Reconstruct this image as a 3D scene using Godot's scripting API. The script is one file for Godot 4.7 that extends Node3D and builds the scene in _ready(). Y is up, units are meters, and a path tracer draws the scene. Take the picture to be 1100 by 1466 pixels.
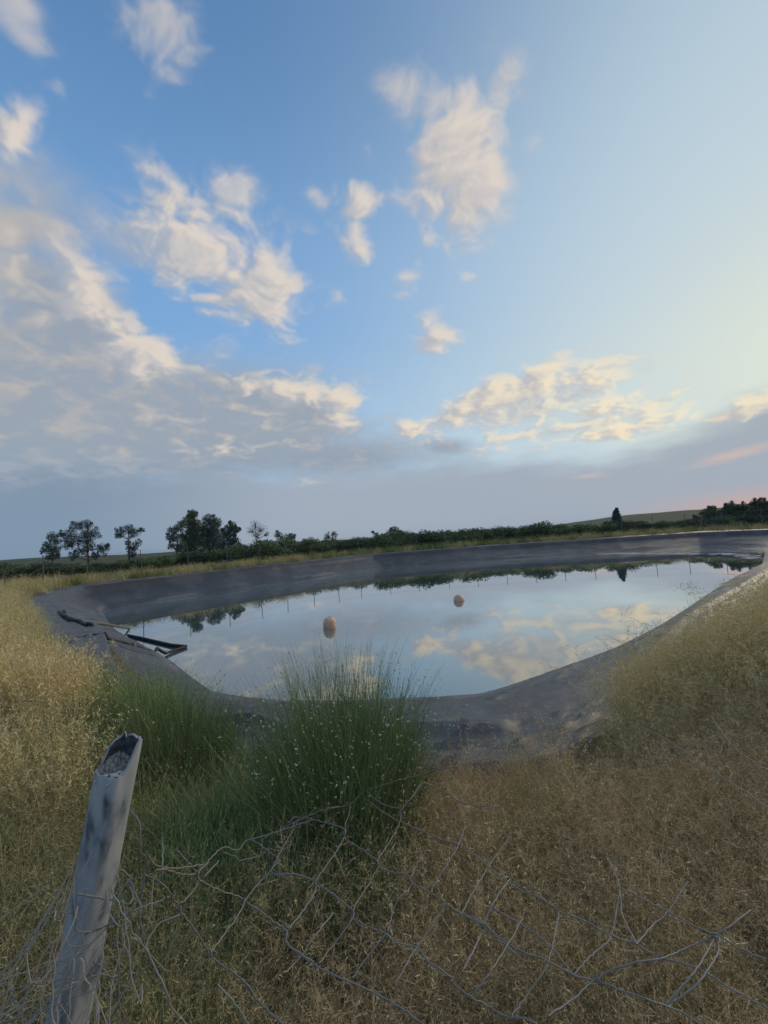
extends Node3D
# A lined irrigation reservoir at dusk, seen over a broken wire fence. y is up, metres; the eye stands at (0, 1.6, 0) and looks along -z.

const WATER_Y := -1.25
# control points round the reservoir: waterline x, depth; crest x, depth; outer edge of the liner x, depth
const LOOP := [
	[1.45, 8.05, 0.95, 3.75, 0.75, 2.95], [2.6, 8.7, 1.85, 4.15, 1.5, 3.3], [3.8, 9.5, 2.95, 5.0, 2.5, 4.0], [5.1, 10.4, 4.75, 7.0, 4.5, 5.8], [7.2, 12.2, 8.1, 10.0, 8.1, 8.9],
	[15.2, 20.0, 17.0, 18.0, 17.8, 17.2], [20.5, 24.75, 22.4, 23.5, 23.2, 22.9], [26.0, 31.0, 28.3, 29.9, 29.2, 29.4], [31.5, 38.0, 34.5, 38.0, 35.5, 38.0],
	[30.0, 43.0, 31.6, 45.3, 32.2, 46.1], [22.4, 43.8, 23.2, 46.0, 23.5, 46.9], [10.0, 44.4, 10.4, 47.6, 10.5, 48.6], [-0.34, 43.4, -1.5, 45.2, -2.0, 46.0],
	[-7.4, 35.0, -8.9, 36.6, -9.6, 37.3], [-11.8, 29.5, -13.4, 31.0, -14.1, 31.6], [-15.3, 24.4, -17.6, 25.7, -18.5, 26.3], [-13.2, 20.9, -15.3, 19.6, -16.0, 19.1], [-10.6, 17.4, -12.0, 16.0, -12.5, 15.5],
	[-6.0, 12.1, -6.6, 9.9, -7.0, 9.1], [-3.7, 9.2, -3.7, 5.7, -3.7, 5.1], [-2.0, 8.35, -1.95, 4.35, -1.75, 3.7], [-0.3, 8.1, -0.45, 3.8, -0.4, 2.95]]

var M := {}
var used := {}
var lw: PackedVector2Array; var lc: PackedVector2Array; var le: PackedVector2Array   # the three loops, finely sampled (x, z)
var la := PackedFloat32Array()     # metres along the waterline
var NZ := FastNoiseLite.new()

# ---------------------------------------------------------------- helpers
class Shape:
	var v := PackedVector3Array(); var n := PackedVector3Array(); var c := PackedColorArray()
	func tri(a: Vector3, b: Vector3, d: Vector3, k: Color) -> void:
		v.append(a); v.append(b); v.append(d); c.append(k); c.append(k); c.append(k)
	func quad(a: Vector3, b: Vector3, d: Vector3, e: Vector3, k: Color) -> void:
		tri(a, b, d, k); tri(a, d, e, k)
	func ribbon(p: Array, w: float, side: Vector3, k: Color) -> void:
		var last := p.size() - 1
		for i in last:
			var wa := w * (1.0 - 0.8 * float(i) / last); var wb := w * (1.0 - 0.8 * float(i + 1) / last)
			quad(p[i] - side * wa, p[i] + side * wa, p[i + 1] + side * wb, p[i + 1] - side * wb, k)
	func tube(p: Array, r: Array, sides: int, k: Color, closed := true) -> void:
		var rings := []
		var nrm := []
		var up := Vector3.UP
		for i in p.size():
			var d: Vector3 = (p[mini(i + 1, p.size() - 1)] - p[maxi(i - 1, 0)]).normalized()
			var a := d.cross(up if absf(d.dot(up)) < 0.95 else Vector3.RIGHT).normalized()
			if i > 0:
				var pa: Vector3 = nrm[i - 1][0]
				a = (pa - d * pa.dot(d)).normalized()
			var b := d.cross(a)
			var ring := []; var nn := []
			for s in sides:
				var t := TAU * s / sides
				var o: Vector3 = a * cos(t) + b * sin(t)
				ring.append(p[i] + o * r[i]); nn.append(o)
			rings.append(ring); nrm.append(nn)
		for i in p.size() - 1:
			for s in sides:
				var s2 := (s + 1) % sides
				for q in [[i, s], [i + 1, s2], [i, s2], [i, s], [i + 1, s], [i + 1, s2]]:
					v.append(rings[q[0]][q[1]]); n.append(nrm[q[0]][q[1]]); c.append(k)
		if closed:
			for e in [0, p.size() - 1]:
				var d: Vector3 = (p[1] - p[0]).normalized() * -1.0 if e == 0 else (p[-1] - p[-2]).normalized()
				for s in range(1, sides - 1):
					var o := [0, s, s + 1] if e == 0 else [0, s + 1, s]
					for q in o:
						v.append(rings[e][q]); n.append(d); c.append(k)
	func mesh(smooth := false) -> ArrayMesh:
		var a := []; a.resize(Mesh.ARRAY_MAX)
		a[Mesh.ARRAY_VERTEX] = v
		if n.size() == v.size(): a[Mesh.ARRAY_NORMAL] = n
		a[Mesh.ARRAY_COLOR] = c
		var m := ArrayMesh.new(); m.add_surface_from_arrays(Mesh.PRIMITIVE_TRIANGLES, a)
		if smooth:
			var st := SurfaceTool.new(); st.create_from(m, 0); st.index(); st.generate_normals(); m = st.commit()
		return m

func numbered(called: String) -> String:
	if not used.has(called):
		used[called] = 0; return called
	used[called] += 1
	return "%s_%03d" % [called, used[called]]
func tag(o: Node, label: String, category: String, group := "", kind := "") -> Node:
	if label != "": o.set_meta("label", label)
	if category != "": o.set_meta("category", category)
	if group != "": o.set_meta("group", group)
	if kind != "": o.set_meta("kind", kind)
	return o
func thing(called: String, at: Vector3) -> Node3D:
	var o := Node3D.new(); o.name = numbered(called); add_child(o); o.position = at; return o
func part(called: String, m: Mesh, mat: Material, parent: Node) -> MeshInstance3D:
	var o := MeshInstance3D.new(); o.name = numbered(called) if parent == self else called
	o.mesh = m; o.material_override = mat; parent.add_child(o, true); return o
func material(rough := 0.9, col := Color.WHITE, spec := 0.5) -> StandardMaterial3D:
	var m := StandardMaterial3D.new(); m.albedo_color = col; m.roughness = rough; m.metallic_specular = spec
	m.vertex_color_use_as_albedo = true; m.cull_mode = BaseMaterial3D.CULL_DISABLED
	return m
func leafy(back: float, col := Color(0.5, 0.5, 0.3)) -> StandardMaterial3D:
	var m := material(0.85, Color.WHITE, 0.3); m.backlight_enabled = true; m.backlight = col * back; return m
func vary(c: Color, r: RandomNumberGenerator, a: float) -> Color:
	var k := 1.0 + r.randf_range(-a, a)
	return Color(c.r * k * (1.0 + r.randf_range(-a, a) * 0.3), c.g * k, c.b * k * (1.0 + r.randf_range(-a, a) * 0.3))
func rdir(r: RandomNumberGenerator) -> Vector3:
	var z := r.randf_range(-1.0, 1.0); var t := r.randf() * TAU; var s := sqrt(1.0 - z * z)
	return Vector3(cos(t) * s, z, sin(t) * s)

# ---------------------------------------------------------------- the three loops
func crom(a: Vector2, b: Vector2, c: Vector2, d: Vector2, t: float) -> Vector2:
	return 0.5 * ((2.0 * b) + (c - a) * t + (2.0 * a - 5.0 * b + 4.0 * c - d) * t * t + (3.0 * b - a - 3.0 * c + d) * t * t * t)
func lay_loops() -> void:
	var n := LOOP.size()
	for i in n:
		var q := []
		for k in [-1, 0, 1, 2]: q.append(LOOP[posmod(i + k, n)])
		var span := Vector2(q[1][0] - q[2][0], q[1][1] - q[2][1]).length()
		var steps := maxi(6, int(span / (0.09 if q[1][1] < 13.0 and q[2][1] < 13.0 else 0.28)))
		for s in steps:
			var t := float(s) / steps
			var p := []
			for w in 3:
				p.append(Vector2(q[1][w * 2], -q[1][w * 2 + 1]).lerp(Vector2(q[2][w * 2], -q[2][w * 2 + 1]), t).lerp(crom(Vector2(q[0][w * 2], -q[0][w * 2 + 1]), Vector2(q[1][w * 2], -q[1][w * 2 + 1]), Vector2(q[2][w * 2], -q[2][w * 2 + 1]), Vector2(q[3][w * 2], -q[3][w * 2 + 1]), t), 0.3))
			var run: float = 0.0 if la.is_empty() else la[-1] + lw[-1].distance_to(p[0])
			la.append(run); lw.append(p[0]); lc.append(p[1]); le.append(p[2])
func outside_by(x: float, z: float) -> float:      # metres outside the liner's edge, negative on the liner
	var p := Vector2(x, z); var best := 1e9
	for i in range(0, le.size(), 2): best = minf(best, le[i].distance_squared_to(p))
	return -sqrt(best) if Geometry2D.is_point_in_polygon(p, le) else sqrt(best)
func ground_y(x: float, z: float) -> float:
	var d := Vector2(x, z).length()
	var h := 0.05 * NZ.get_noise_2d(x * 0.6, z * 0.6) + 0.02 * NZ.get_noise_2d(x * 3.0, z * 3.0)
	if d > 70.0:
		var az := rad_to_deg(atan2(x, -z))
		var k := smoothstep(70.0, 420.0, d)
		h += k * (2.2 + 1.5 * NZ.get_noise_2d(x * 0.01, z * 0.01) + 5.0 * smoothstep(18.0, 34.0, az) * smoothstep(100.0, 330.0, d) + 1.5 * smoothstep(-25.0, -38.0, az))
	return h

# ---------------------------------------------------------------- liner, water, ground
func liner_point(i: int, u: float) -> Vector3:     # u: -1 bottom, 0 waterline, 1 crest, 2 outer edge, 2.1 tucked lip
	var n1 := posmod(i, lw.size())
	var w := lw[n1]; var c := lc[n1]; var e := le[n1]
	var p: Vector2; var y: float
	if u < 0.0:
		p = w + (w - c).normalized() * (-u) * 4.0; y = WATER_Y + u * 1.6
	elif u < 1.0:
		p = w.lerp(c, u); y = WATER_Y + (0.03 - WATER_Y) * (u - 0.06 * sin(PI * u * u))
	elif u <= 2.0:
		p = c.lerp(e, u - 1.0); y = 0.03 + 0.01 * sin((u - 1.0) * PI)
	else:
		p = e + (e - c).normalized() * (u - 2.0); y = 0.04 - (u - 2.0) * 1.1
	var a := 1.0 if u > 0.05 and u <= 2.0 else (0.3 if u > 2.0 else 0.15)
	# long soft folds lie along the shore, sharp creases cross them where the sheet has slid
	var k := la[n1]; var v := u * w.distance_to(e) * 0.5
	y += a * 0.060 * NZ.get_noise_2d(k * 0.10, v * 0.55 + 7.0)
	var f1 := pow(1.0 - minf(1.0, absf(NZ.get_noise_2d(k * 0.16 + 31.0, v * 0.75)) * 1.6), 9.0)
	var f2 := pow(1.0 - minf(1.0, absf(NZ.get_noise_2d(k * 0.55 + v * 0.30 + 80.0, v * 0.42 - k * 0.12)) * 1.6), 11.0)
	var f3 := pow(1.0 - minf(1.0, absf(NZ.get_noise_2d(k * 1.3 + 10.0, v * 1.3 + k * 0.4)) * 1.5), 8.0)
	y += a * (0.050 * f1 + 0.032 * f2 + 0.010 * f3 + 0.003 * NZ.get_noise_2d(p.x * 5.0, p.y * 5.0))
	if u > 1.6 and u < 2.09: y += (0.07 if w.y > -13.0 else 0.02) * smoothstep(1.6, 1.9, u) * (0.35 + 0.65 * smoothstep(-0.2, 0.3, NZ.get_noise_2d(k * 0.25, 4.0)))      # the edge is rolled over
	if u > 0.85 and u <= 2.1: y = maxf(y, 0.012)
	return Vector3(p.x, y, p.y)
func on_bank(x: float, z: float) -> float:         # height of the liner, or of the water that covers it
	var p := Vector2(x, z); var best := 1e9; var y := 0.0
	for i in range(0, lw.size(), 2):
		var t := clampf((p - lw[i]).dot(lc[i] - lw[i]) / (lc[i] - lw[i]).length_squared(), -0.5, 1.0)
		var d := lw[i].lerp(lc[i], t).distance_squared_to(p)
		if d < best: best = d; y = liner_point(i, t).y
	return maxf(y, WATER_Y)
func build_liner() -> void:
	var liner := thing("pond_liner", Vector3.ZERO)
	tag(liner, "dark grey plastic liner sheeting with welded seams covering the reservoir banks", "pond liner")
	var n := lw.size(); var i0 := 0; var odd := 0
	var stain := FastNoiseLite.new(); stain.seed = 77; stain.frequency = 1.0; stain.fractal_octaves = 4
	while i0 < n:
		var i1 := i0 + 1
		while i1 < n and la[i1] - la[i0] < 4.4: i1 += 1
		if la[n - 1] - la[mini(i1, n - 1)] < 2.2: i1 = n
		var near := lw[i0].y > -13.0
		var us := [-1.0, -0.4, -0.12]
		for k in (41 if near else 15): us.append(k / (40.0 if near else 14.0))
		for k in range(1, 17 if near else 9): us.append(1.0 + k / (16.0 if near else 8.0))
		us.append(2.04); us.append(2.10)
		var st := SurfaceTool.new(); st.begin(Mesh.PRIMITIVE_TRIANGLES)
		var lift := 0.007 if odd % 2 == 1 else 0.0
		var ext := 1 if odd % 2 == 1 else 0
		var rowlen := us.size()
		for i in range(i0 - ext, i1 + 1 + ext):
			for u in us:
				var p := liner_point(i, u) + Vector3(0, lift, 0)
				var dust := smoothstep(-0.15, 0.5, stain.get_noise_2d(p.x * 0.4, p.z * 0.4) + 0.25 * stain.get_noise_2d(p.x * 1.1 + 9.0, p.z * 1.1))
				var c := Color(0.036, 0.037, 0.041).lerp(Color(0.082, 0.081, 0.080), dust * 0.7)
				# dried silt left by the falling water: a broken pale line at the water's edge
				var tide := smoothstep(0.16, 0.03, absf(u - 0.10 - 0.05 * stain.get_noise_2d(p.x * 0.4, p.z * 0.4)))
				var broken := smoothstep(0.0, 0.35, stain.get_noise_2d(la[posmod(i, n)] * 0.22 + 40.0, u * 4.0)) * 0.7
				c = c.lerp(Color(0.30, 0.28, 0.25), tide * broken * 0.5)
				st.set_color(c); st.set_uv(Vector2(la[posmod(i, n)], u)); st.add_vertex(p)
		for i in i1 - i0 + 2 * ext:
			for j in rowlen - 1:
				var a := i * rowlen + j
				for q in [a, a + 1, a + rowlen, a + 1, a + rowlen + 1, a + rowlen]: st.add_index(q)
		st.generate_normals()
		part("liner_panel", st.commit(), M.liner, liner)
		i0 = i1; odd += 1
func build_water() -> void:
	var st := SurfaceTool.new(); st.begin(Mesh.PRIMITIVE_TRIANGLES)
	var poly := PackedVector2Array()
	for i in range(0, lw.size(), 2): poly.append(lw[i] + (lc[i] - lw[i]).normalized() * 0.5)
	var ix := Geometry2D.triangulate_polygon(poly)
	for p in poly:
		st.set_normal(Vector3.UP); st.set_uv(p * 0.1); st.add_vertex(Vector3(p.x, WATER_Y, p.y))
	for k in ix: st.add_index(k)
	tag(part("water", st.commit(), M.water, self), "", "", "", "structure")
func build_ground() -> void:
	var st := SurfaceTool.new(); st.begin(Mesh.PRIMITIVE_TRIANGLES)
	var mid := Vector2(4.0, -24.0)
	var offs := [-1.0, -0.25, 0.3, 0.8, 1.4, 2.0, 2.7, 3.5, 4.5, 6.0, 8.0, 11.0, 15.0, 21.0, 30.0, 45.0, 70.0, 110.0, 170.0, 250.0, 350.0, 500.0, 900.0, 1800.0]
	var n := le.size() / 2
	for i in n + 1:
		var e := le[(i % n) * 2]; var d := (e - mid).normalized()
		for o in offs:
			var p: Vector2 = e + d * o
			var y := ground_y(p.x, p.y)
			if o < 0.0: y = -0.10 if o < -0.5 else -0.03
			st.set_color(Color.WHITE if o < 12.0 else Color(0.55, 0.78, 0.60)); st.add_vertex(Vector3(p.x, y, p.y))      # green fields beyond the verge
	var m := offs.size()
	for i in n:
		for j in m - 1:
			var a := i * m + j
			for q in [a, a + 1, a + m, a + 1, a + m + 1, a + m]: st.add_index(q)
	st.generate_normals()
	tag(part("ground", st.commit(), M.ground, self), "", "", "", "structure")

# ---------------------------------------------------------------- grass
func stem_points(b: Vector3, h: float, lean: Vector3, seg: int) -> Array:
	var p := []
	for i in seg + 1:
		var t := float(i) / seg
		p.append(b + Vector3(0, h * (t - 0.18 * t * t * lean.length()), 0) + lean * h * (0.25 * t + 0.75 * t * t))
	return p
func disc(r: RandomNumberGenerator, rad: float) -> Vector3:
	var t := r.randf() * TAU; var q := sqrt(r.randf()) * rad
	return Vector3(cos(t) * q, 0, sin(t) * q)
func flat_dir(r: RandomNumberGenerator) -> Vector3:
	var t := r.randf() * TAU; return Vector3(cos(t), 0, sin(t))
func grain(s: Shape, at: Vector3, d: Vector3, l: float, w: float, r: RandomNumberGenerator, c: Color) -> void:
	var side := d.cross(rdir(r)).normalized() * w
	s.tri(at, at + d * l * 0.45 + side, at + d * l, c); s.tri(at, at + d * l, at + d * l * 0.45 - side, c)
func tuft_feather(sd: int) -> Mesh:               # fine brome with loose nodding panicles
	var r := RandomNumberGenerator.new(); r.seed = sd
	var s := Shape.new()
	for i in 14:
		var c := vary(Color(0.80, 0.70, 0.52), r, 0.28)
		var h := r.randf_range(0.26, 0.52)
		var p := stem_points(disc(r, 0.07), h, flat_dir(r) * r.randf_range(0.1, 0.85), 5)
		s.ribbon(p, 0.0009, flat_dir(r), c)
		for k in 10:
			var t := r.randf_range(2.2, 5.0)
			var a: Vector3 = p[mini(int(t), 4)].lerp(p[mini(int(t), 4) + 1], t - int(t) if t < 5.0 else 1.0)
			var d := (rdir(r) + Vector3(0, 0.35, 0)).normalized()
			var l := r.randf_range(0.025, 0.075)
			var mid := a + d * l * 0.6 ; var tip := a + d * l + Vector3(0, -0.35 * l, 0)
			s.ribbon([a, mid, tip], 0.0006, d.cross(rdir(r)).normalized(), c)
			for g in 3:
				var at := a.lerp(mid, 0.4 + 0.3 * g) if g < 2 else tip
				grain(s, at, (d + rdir(r) * 0.8 + Vector3(0, -0.3, 0)).normalized(), r.randf_range(0.006, 0.013), 0.0009, r, vary(Color(0.95, 0.82, 0.60), r, 0.22))
	for i in 9:
		var lean := flat_dir(r) * r.randf_range(0.5, 1.5)
		var p := stem_points(disc(r, 0.08), r.randf_range(0.10, 0.26), lean, 4)
		s.ribbon(p, 0.0012, lean.cross(Vector3.UP).normalized(), vary(Color(0.85, 0.74, 0.50), r, 0.3))
	return s.mesh()
func tuft_oat(sd: int) -> Mesh:                   # tall straw-coloured wild oat
	var r := RandomNumberGenerator.new(); r.seed = sd
	var s := Shape.new()
	for i in 9:
		var c := vary(Color(0.92, 0.84, 0.62), r, 0.2)
		var h := r.randf_range(0.5, 0.85)
		var p := stem_points(disc(r, 0.09), h, flat_dir(r) * r.randf_range(0.05, 0.5), 5)
		s.ribbon(p, 0.0017, flat_dir(r), c)
		for k in 16:
			var t := r.randf_range(3.0, 4.99)
			var a: Vector3 = p[int(t)].lerp(p[int(t) + 1], t - int(t))
			var d := (rdir(r) * 0.7 + Vector3(0, 0.6, 0)).normalized()
			grain(s, a + d * 0.006, d, r.randf_range(0.018, 0.034), 0.0026, r, vary(Color(1.0, 0.9, 0.66), r, 0.15))
	for i in 14:
		var lean := flat_dir(r) * r.randf_range(0.2, 1.1)
		var p := stem_points(disc(r, 0.10), r.randf_range(0.2, 0.5), lean, 4)
		s.ribbon(p, 0.0032, lean.cross(Vector3.UP).normalized(), vary(Color(0.85, 0.78, 0.55), r, 0.25))
	return s.mesh()
func tuft_blades(sd: int, n: int, h0: float, h1: float, w: float, rad: float, heads: int) -> Mesh:
	var r := RandomNumberGenerator.new(); r.seed = sd
	var s := Shape.new()
	for i in n:
		var lean := flat_dir(r) * r.randf_range(0.05, 0.75)
		var p := stem_points(disc(r, rad), r.randf_range(h0, h1), lean, 4)
		s.ribbon(p, w * r.randf_range(0.6, 1.2), (lean.cross(Vector3.UP).normalized() + flat_dir(r) * 0.4).normalized(), vary(Color(0.9, 0.95, 0.8), r, 0.3))
		if i < heads:
			for k in 8: grain(s, p[3].lerp(p[4], r.randf()), (Vector3.UP + rdir(r) * 0.7).normalized(), w * 6.0, w * 0.8, r, vary(Color(1.0, 0.95, 0.7), r, 0.2))
	return s.mesh()
func tuft_litter(sd: int) -> Mesh:                # matted dead stalks on the soil
	var r := RandomNumberGenerator.new(); r.seed = sd
	var s := Shape.new()
	for i in 46:
		var a := disc(r, 0.12) + Vector3(0, r.randf_range(0.005, 0.09), 0)
		var d := (flat_dir(r) + Vector3(0, r.randf_range(-0.1, 0.5), 0)).normalized() * r.randf_range(0.05, 0.16)
		var bow := rdir(r) * 0.02
		s.ribbon([a, a + d * 0.35 + bow, a + d * 0.7 + bow, a + d], 0.0013, d.cross(rdir(r)).normalized(), vary(Color(0.8, 0.7, 0.5), r, 0.35))
	return s.mesh()

var fields := {}     # name -> {variant meshes, transforms, colours}
func sow(field: String, x: float, z: float, scale: float, col: Color, r: RandomNumberGenerator, squash := 1.0) -> void:
	var f: Dictionary = fields[field]
	var k: int = r.randi() % f.meshes.size()
	var b := Basis(Vector3.UP, r.randf() * TAU).rotated(flat_dir(r), r.randf_range(0.0, 0.16)).scaled(Vector3(scale, scale * squash, scale))
	f.at[k].append(Transform3D(b, Vector3(x, ground_y(x, z) - 0.01, z))); f.col[k].append(col)
func field(called: String, meshes: Array) -> void:
	var at := []; var col := []
	for m in meshes: at.append([]); col.append([])
	fields[called] = {"meshes": meshes, "at": at, "col": col}
func reap(called: String, label: String, mat: Material) -> void:
	var f: Dictionary = fields[called]
	var root := thing(called, Vector3.ZERO)
	tag(root, label, "grass", "", "stuff")
	for k in f.meshes.size():
		if f.at[k].is_empty(): continue
		var mm := MultiMesh.new(); mm.transform_format = MultiMesh.TRANSFORM_3D; mm.use_colors = true; mm.mesh = f.meshes[k]
		mm.instance_count = f.at[k].size()
		for i in mm.instance_count:
			mm.set_instance_transform(i, f.at[k][i]); mm.set_instance_color(i, f.col[k][i])
		var o := MultiMeshInstance3D.new(); o.name = "grass_tuft"; o.multimesh = mm; o.material_override = mat
		o.set_meta("kind", "stuff"); root.add_child(o, true)
func seen(x: float, z: float) -> bool:
	return absf(x) < -z * 0.98 + 0.5
func build_grass() -> void:
	var r := RandomNumberGenerator.new(); r.seed = 404
	var fe := []; var oa := []; var gr := []; var li := []; var fa := []
	for k in 7: fe.append(tuft_feather(100 + k))
	for k in 5:
		oa.append(tuft_oat(200 + k)); gr.append(tuft_blades(300 + k, 34, 0.25, 0.62, 0.0026, 0.09, 6)); li.append(tuft_litter(400 + k))
		fa.append(tuft_blades(500 + k, 26, 0.4, 0.95, 0.009, 0.22, 8))
	field("brown_grass", fe); field("straw_grass", oa); field("green_grass", gr); field("dead_stalks", li); field("far_bank_grass", fa)
	var brown := Color(0.70, 0.575, 0.425); var olive := Color(0.53, 0.49, 0.30); var straw := Color(0.74, 0.635, 0.43); var green := Color(0.190, 0.270, 0.098)
	# the near verge
	for i in 15000:
		var d := 0.55 + 4.6 * pow(r.randf(), 0.8); var x := r.randf_range(-1.05, 1.05) * (d + 0.35); var z := -d
		if not seen(x, z): continue
		var o := outside_by(x, z)
		if o < 0.12: continue
		if r.randf() > clampf(1.25 - d * 0.16, 0.4, 1.0): continue
		var patch := NZ.get_noise_2d(x * 1.7 + 20.0, z * 1.7); var ratio := x / d
		var clump := NZ.get_noise_2d(x * 2.6 - 60.0, z * 2.6 + 11.0)
		if clump < -0.22 and r.randf() < 0.6: continue
		var edge := clampf(0.45 + o * 0.55, 0.45, 1.0) * (1.0 + 0.5 * clump)
		if d > 1.7 and r.randf() < 0.04: edge = maxf(edge, 0.95) * 1.2
		if r.randf() < 0.35: sow("dead_stalks", x, z, r.randf_range(0.8, 1.4), vary(Color(0.45, 0.34, 0.22), r, 0.25), r)
		var leafy_zone := smoothstep(0.12, -0.10, ratio) * smoothstep(-0.72, -0.5, ratio)
		if (ratio < -0.70 and d > 2.3) or (ratio < -0.55 and d > 4.2):
			sow("straw_grass", x, z, r.randf_range(0.65, 1.0), vary(straw if r.randf() < 0.75 else olive, r, 0.2), r)
		elif r.randf() < leafy_zone * (0.92 if d > 1.7 else 0.42):
			sow("green_grass", x, z, r.randf_range(0.55, 1.0) * (0.8 if ratio > -0.3 else 1.0) * edge * (0.75 if d < 1.7 else 1.0), vary(green.lerp(olive, r.randf() * 0.45), r, 0.3), r)
		elif ratio < -0.45:
			if r.randf() < 0.5: sow("green_grass", x, z, r.randf_range(0.5, 0.95), vary(green.lerp(olive, r.randf() * 0.8), r, 0.25), r)
			else: sow("brown_grass", x, z, r.randf_range(0.8, 1.2), vary(olive.lerp(brown, r.randf() * 0.6), r, 0.2), r)
		else:
			var c := brown.lerp(olive, smoothstep(-0.1, 0.35, patch) * 0.7)
			var mound := smoothstep(0.38, 0.55, ratio) * smoothstep(2.5, 3.3, d)
			c = c.lerp(Color(0.86, 0.79, 0.52), mound * 0.9)
			sow("brown_grass", x, z, r.randf_range(0.68, 1.1) * edge * (0.88 if d < 1.6 else 1.0) * (1.0 + 0.95 * mound), vary(c, r, 0.22), r)
			if d > 1.2 and r.randf() < 0.035: sow("straw_grass", x, z, r.randf_range(0.5, 0.75), vary(straw, r, 0.2), r)
			if patch > 0.22 and r.randf() < 0.25: sow("green_grass", x, z, r.randf_range(0.4, 0.7) * edge, vary(green.lerp(olive, 0.5), r, 0.25), r)
	# tall grass along the left and right banks
	for i in 9000:
		var d := 3.2 + 24.0 * pow(r.randf(), 1.7)
		var left := r.randf() < 0.45
		var x := r.randf_range(-1.02, -0.5) * d if left else r.randf_range(0.5, 1.02) * d
		var o := outside_by(x, -d)
		if o < 0.05 or o > 7.0: continue
		var patch := NZ.get_noise_2d(x * 0.8, d * 0.8)
		if left and x / d > -0.70 and d < 5.5:
			sow("green_grass", x, -d, r.randf_range(0.9, 1.35), vary(green.lerp(olive, r.randf() * 0.6), r, 0.25), r)
		elif left:
			var c := straw.lerp(olive, smoothstep(0.0, 0.4, patch) * 0.8)
			sow("straw_grass", x, -d, r.randf_range(0.85, 1.3) * clampf(0.6 + o * 0.6, 0.6, 1.0), vary(c, r, 0.2), r)
			if r.randf() < 0.3: sow("green_grass", x, -d, r.randf_range(0.8, 1.3), vary(green.lerp(olive, 0.5), r, 0.25), r)
		else:
			var c := olive.lerp(brown, smoothstep(-0.1, 0.4, patch))
			sow("brown_grass", x, -d, r.randf_range(1.5, 2.2) * clampf(0.6 + o * 0.5, 0.6, 1.0), vary(c.lerp(Color(0.86, 0.79, 0.52), 0.75), r, 0.22), r)
			if r.randf() < 0.25: sow("green_grass", x, -d, r.randf_range(0.6, 1.0), vary(olive, r, 0.25), r)
	# the dry strip along the far crest
	for i in range(0, le.size()):
		var e := le[i]
		if e.y > -18.0: continue
		var out := (le[i] - lc[i]).normalized()
		for k in 9:
			var p := e + out * (-0.45 + 3.9 * r.randf()) + Vector2(r.randf_range(-0.2, 0.2), r.randf_range(-0.2, 0.2))
			var patch := NZ.get_noise_2d(p.x * 0.35, p.y * 0.35)
			var c := Color(0.62, 0.51, 0.27).lerp(Color(0.23, 0.25, 0.09), smoothstep(-0.12, 0.3, patch + (0.16 if p.x > -6.0 and p.x < 16.0 else -0.12)))
			sow("far_bank_grass", p.x, p.y, r.randf_range(0.5, 1.1), vary(c, r, 0.2), r, r.randf_range(0.6, 1.0))
	reap("brown_grass", "fine brown feathery grass filling the foreground verge beside the fallen wire", M.grass)
	reap("straw_grass", "tall straw coloured oat grass along the left bank", M.grass)
	reap("green_grass", "fresh green grass blades around the leaning post and green broom", M.grass)
	reap("dead_stalks", "matted dead stalks lying low under the foreground grass", M.grass)
	reap("far_bank_grass", "dry yellow grass strip along the far crest of the reservoir", M.grass)

# ---------------------------------------------------------------- broom bushes
func broom(at: Vector3, height: float, spread: float, count: int, sd: int, flowers: int, label: String) -> void:
	var r := RandomNumberGenerator.new(); r.seed = sd
	var o := thing("broom_bush", at); tag(o, label, "bush")
	var s := Shape.new(); var f := Shape.new()
	for i in count:
		var t := r.randf() * TAU; var q := sqrt(r.randf())
		var out := Vector3(cos(t), 0, sin(t))
		var h := height * r.randf_range(0.55, 1.0) * (1.0 - 0.32 * q * q)
		var b := out * q * spread * 0.55
		var lean := out * q * spread * 0.55 / height + flat_dir(r) * r.randf_range(0.02, 0.30)
		var c := vary(Color(0.175, 0.235, 0.090), r, 0.38)
		if r.randf() < 0.14: c = vary(Color(0.36, 0.31, 0.17), r, 0.25)
		var p := stem_points(b, h, lean, 5)
		s.ribbon(p, 0.0019, flat_dir(r), c)
		for k in 4:
			var j := r.randi_range(1, 3)
			var a: Vector3 = p[j].lerp(p[j + 1], r.randf())
			var d: Vector3 = ((p[j + 1] - p[j]).normalized() + rdir(r) * 0.42).normalized()
			var l := r.randf_range(0.06, 0.20)
			s.ribbon([a, a + d * l * 0.5, a + d * l + Vector3(0, 0.1 * l, 0)], 0.0013, d.cross(rdir(r)).normalized(), c)
			if r.randf() < 0.5: grain(s, a + d * l, d, 0.016, 0.002, r, vary(Color(0.11, 0.14, 0.06), r, 0.3))
	for i in flowers:
		var t := r.randf() * TAU; var q := sqrt(r.randf()); var out := Vector3(cos(t), 0, sin(t))
		var hh := r.randf_range(0.25, 0.88)
		var p := out * spread * q * (0.55 + 0.75 * hh * hh) + Vector3(0, height * hh * (1.0 - 0.25 * q * q), 0)
		var c := vary(Color(0.55, 0.56, 0.34), r, 0.2)
		var w := r.randf_range(0.0026, 0.0052)
		for k in 4: grain(f, p, rdir(r), w * 1.8, w * 0.7, r, c)
	part("stems", s.mesh(), M.broom, o).set_meta("kind", "stuff")
	part("flowers", f.mesh(), M.flower, o).set_meta("kind", "stuff")

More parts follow.
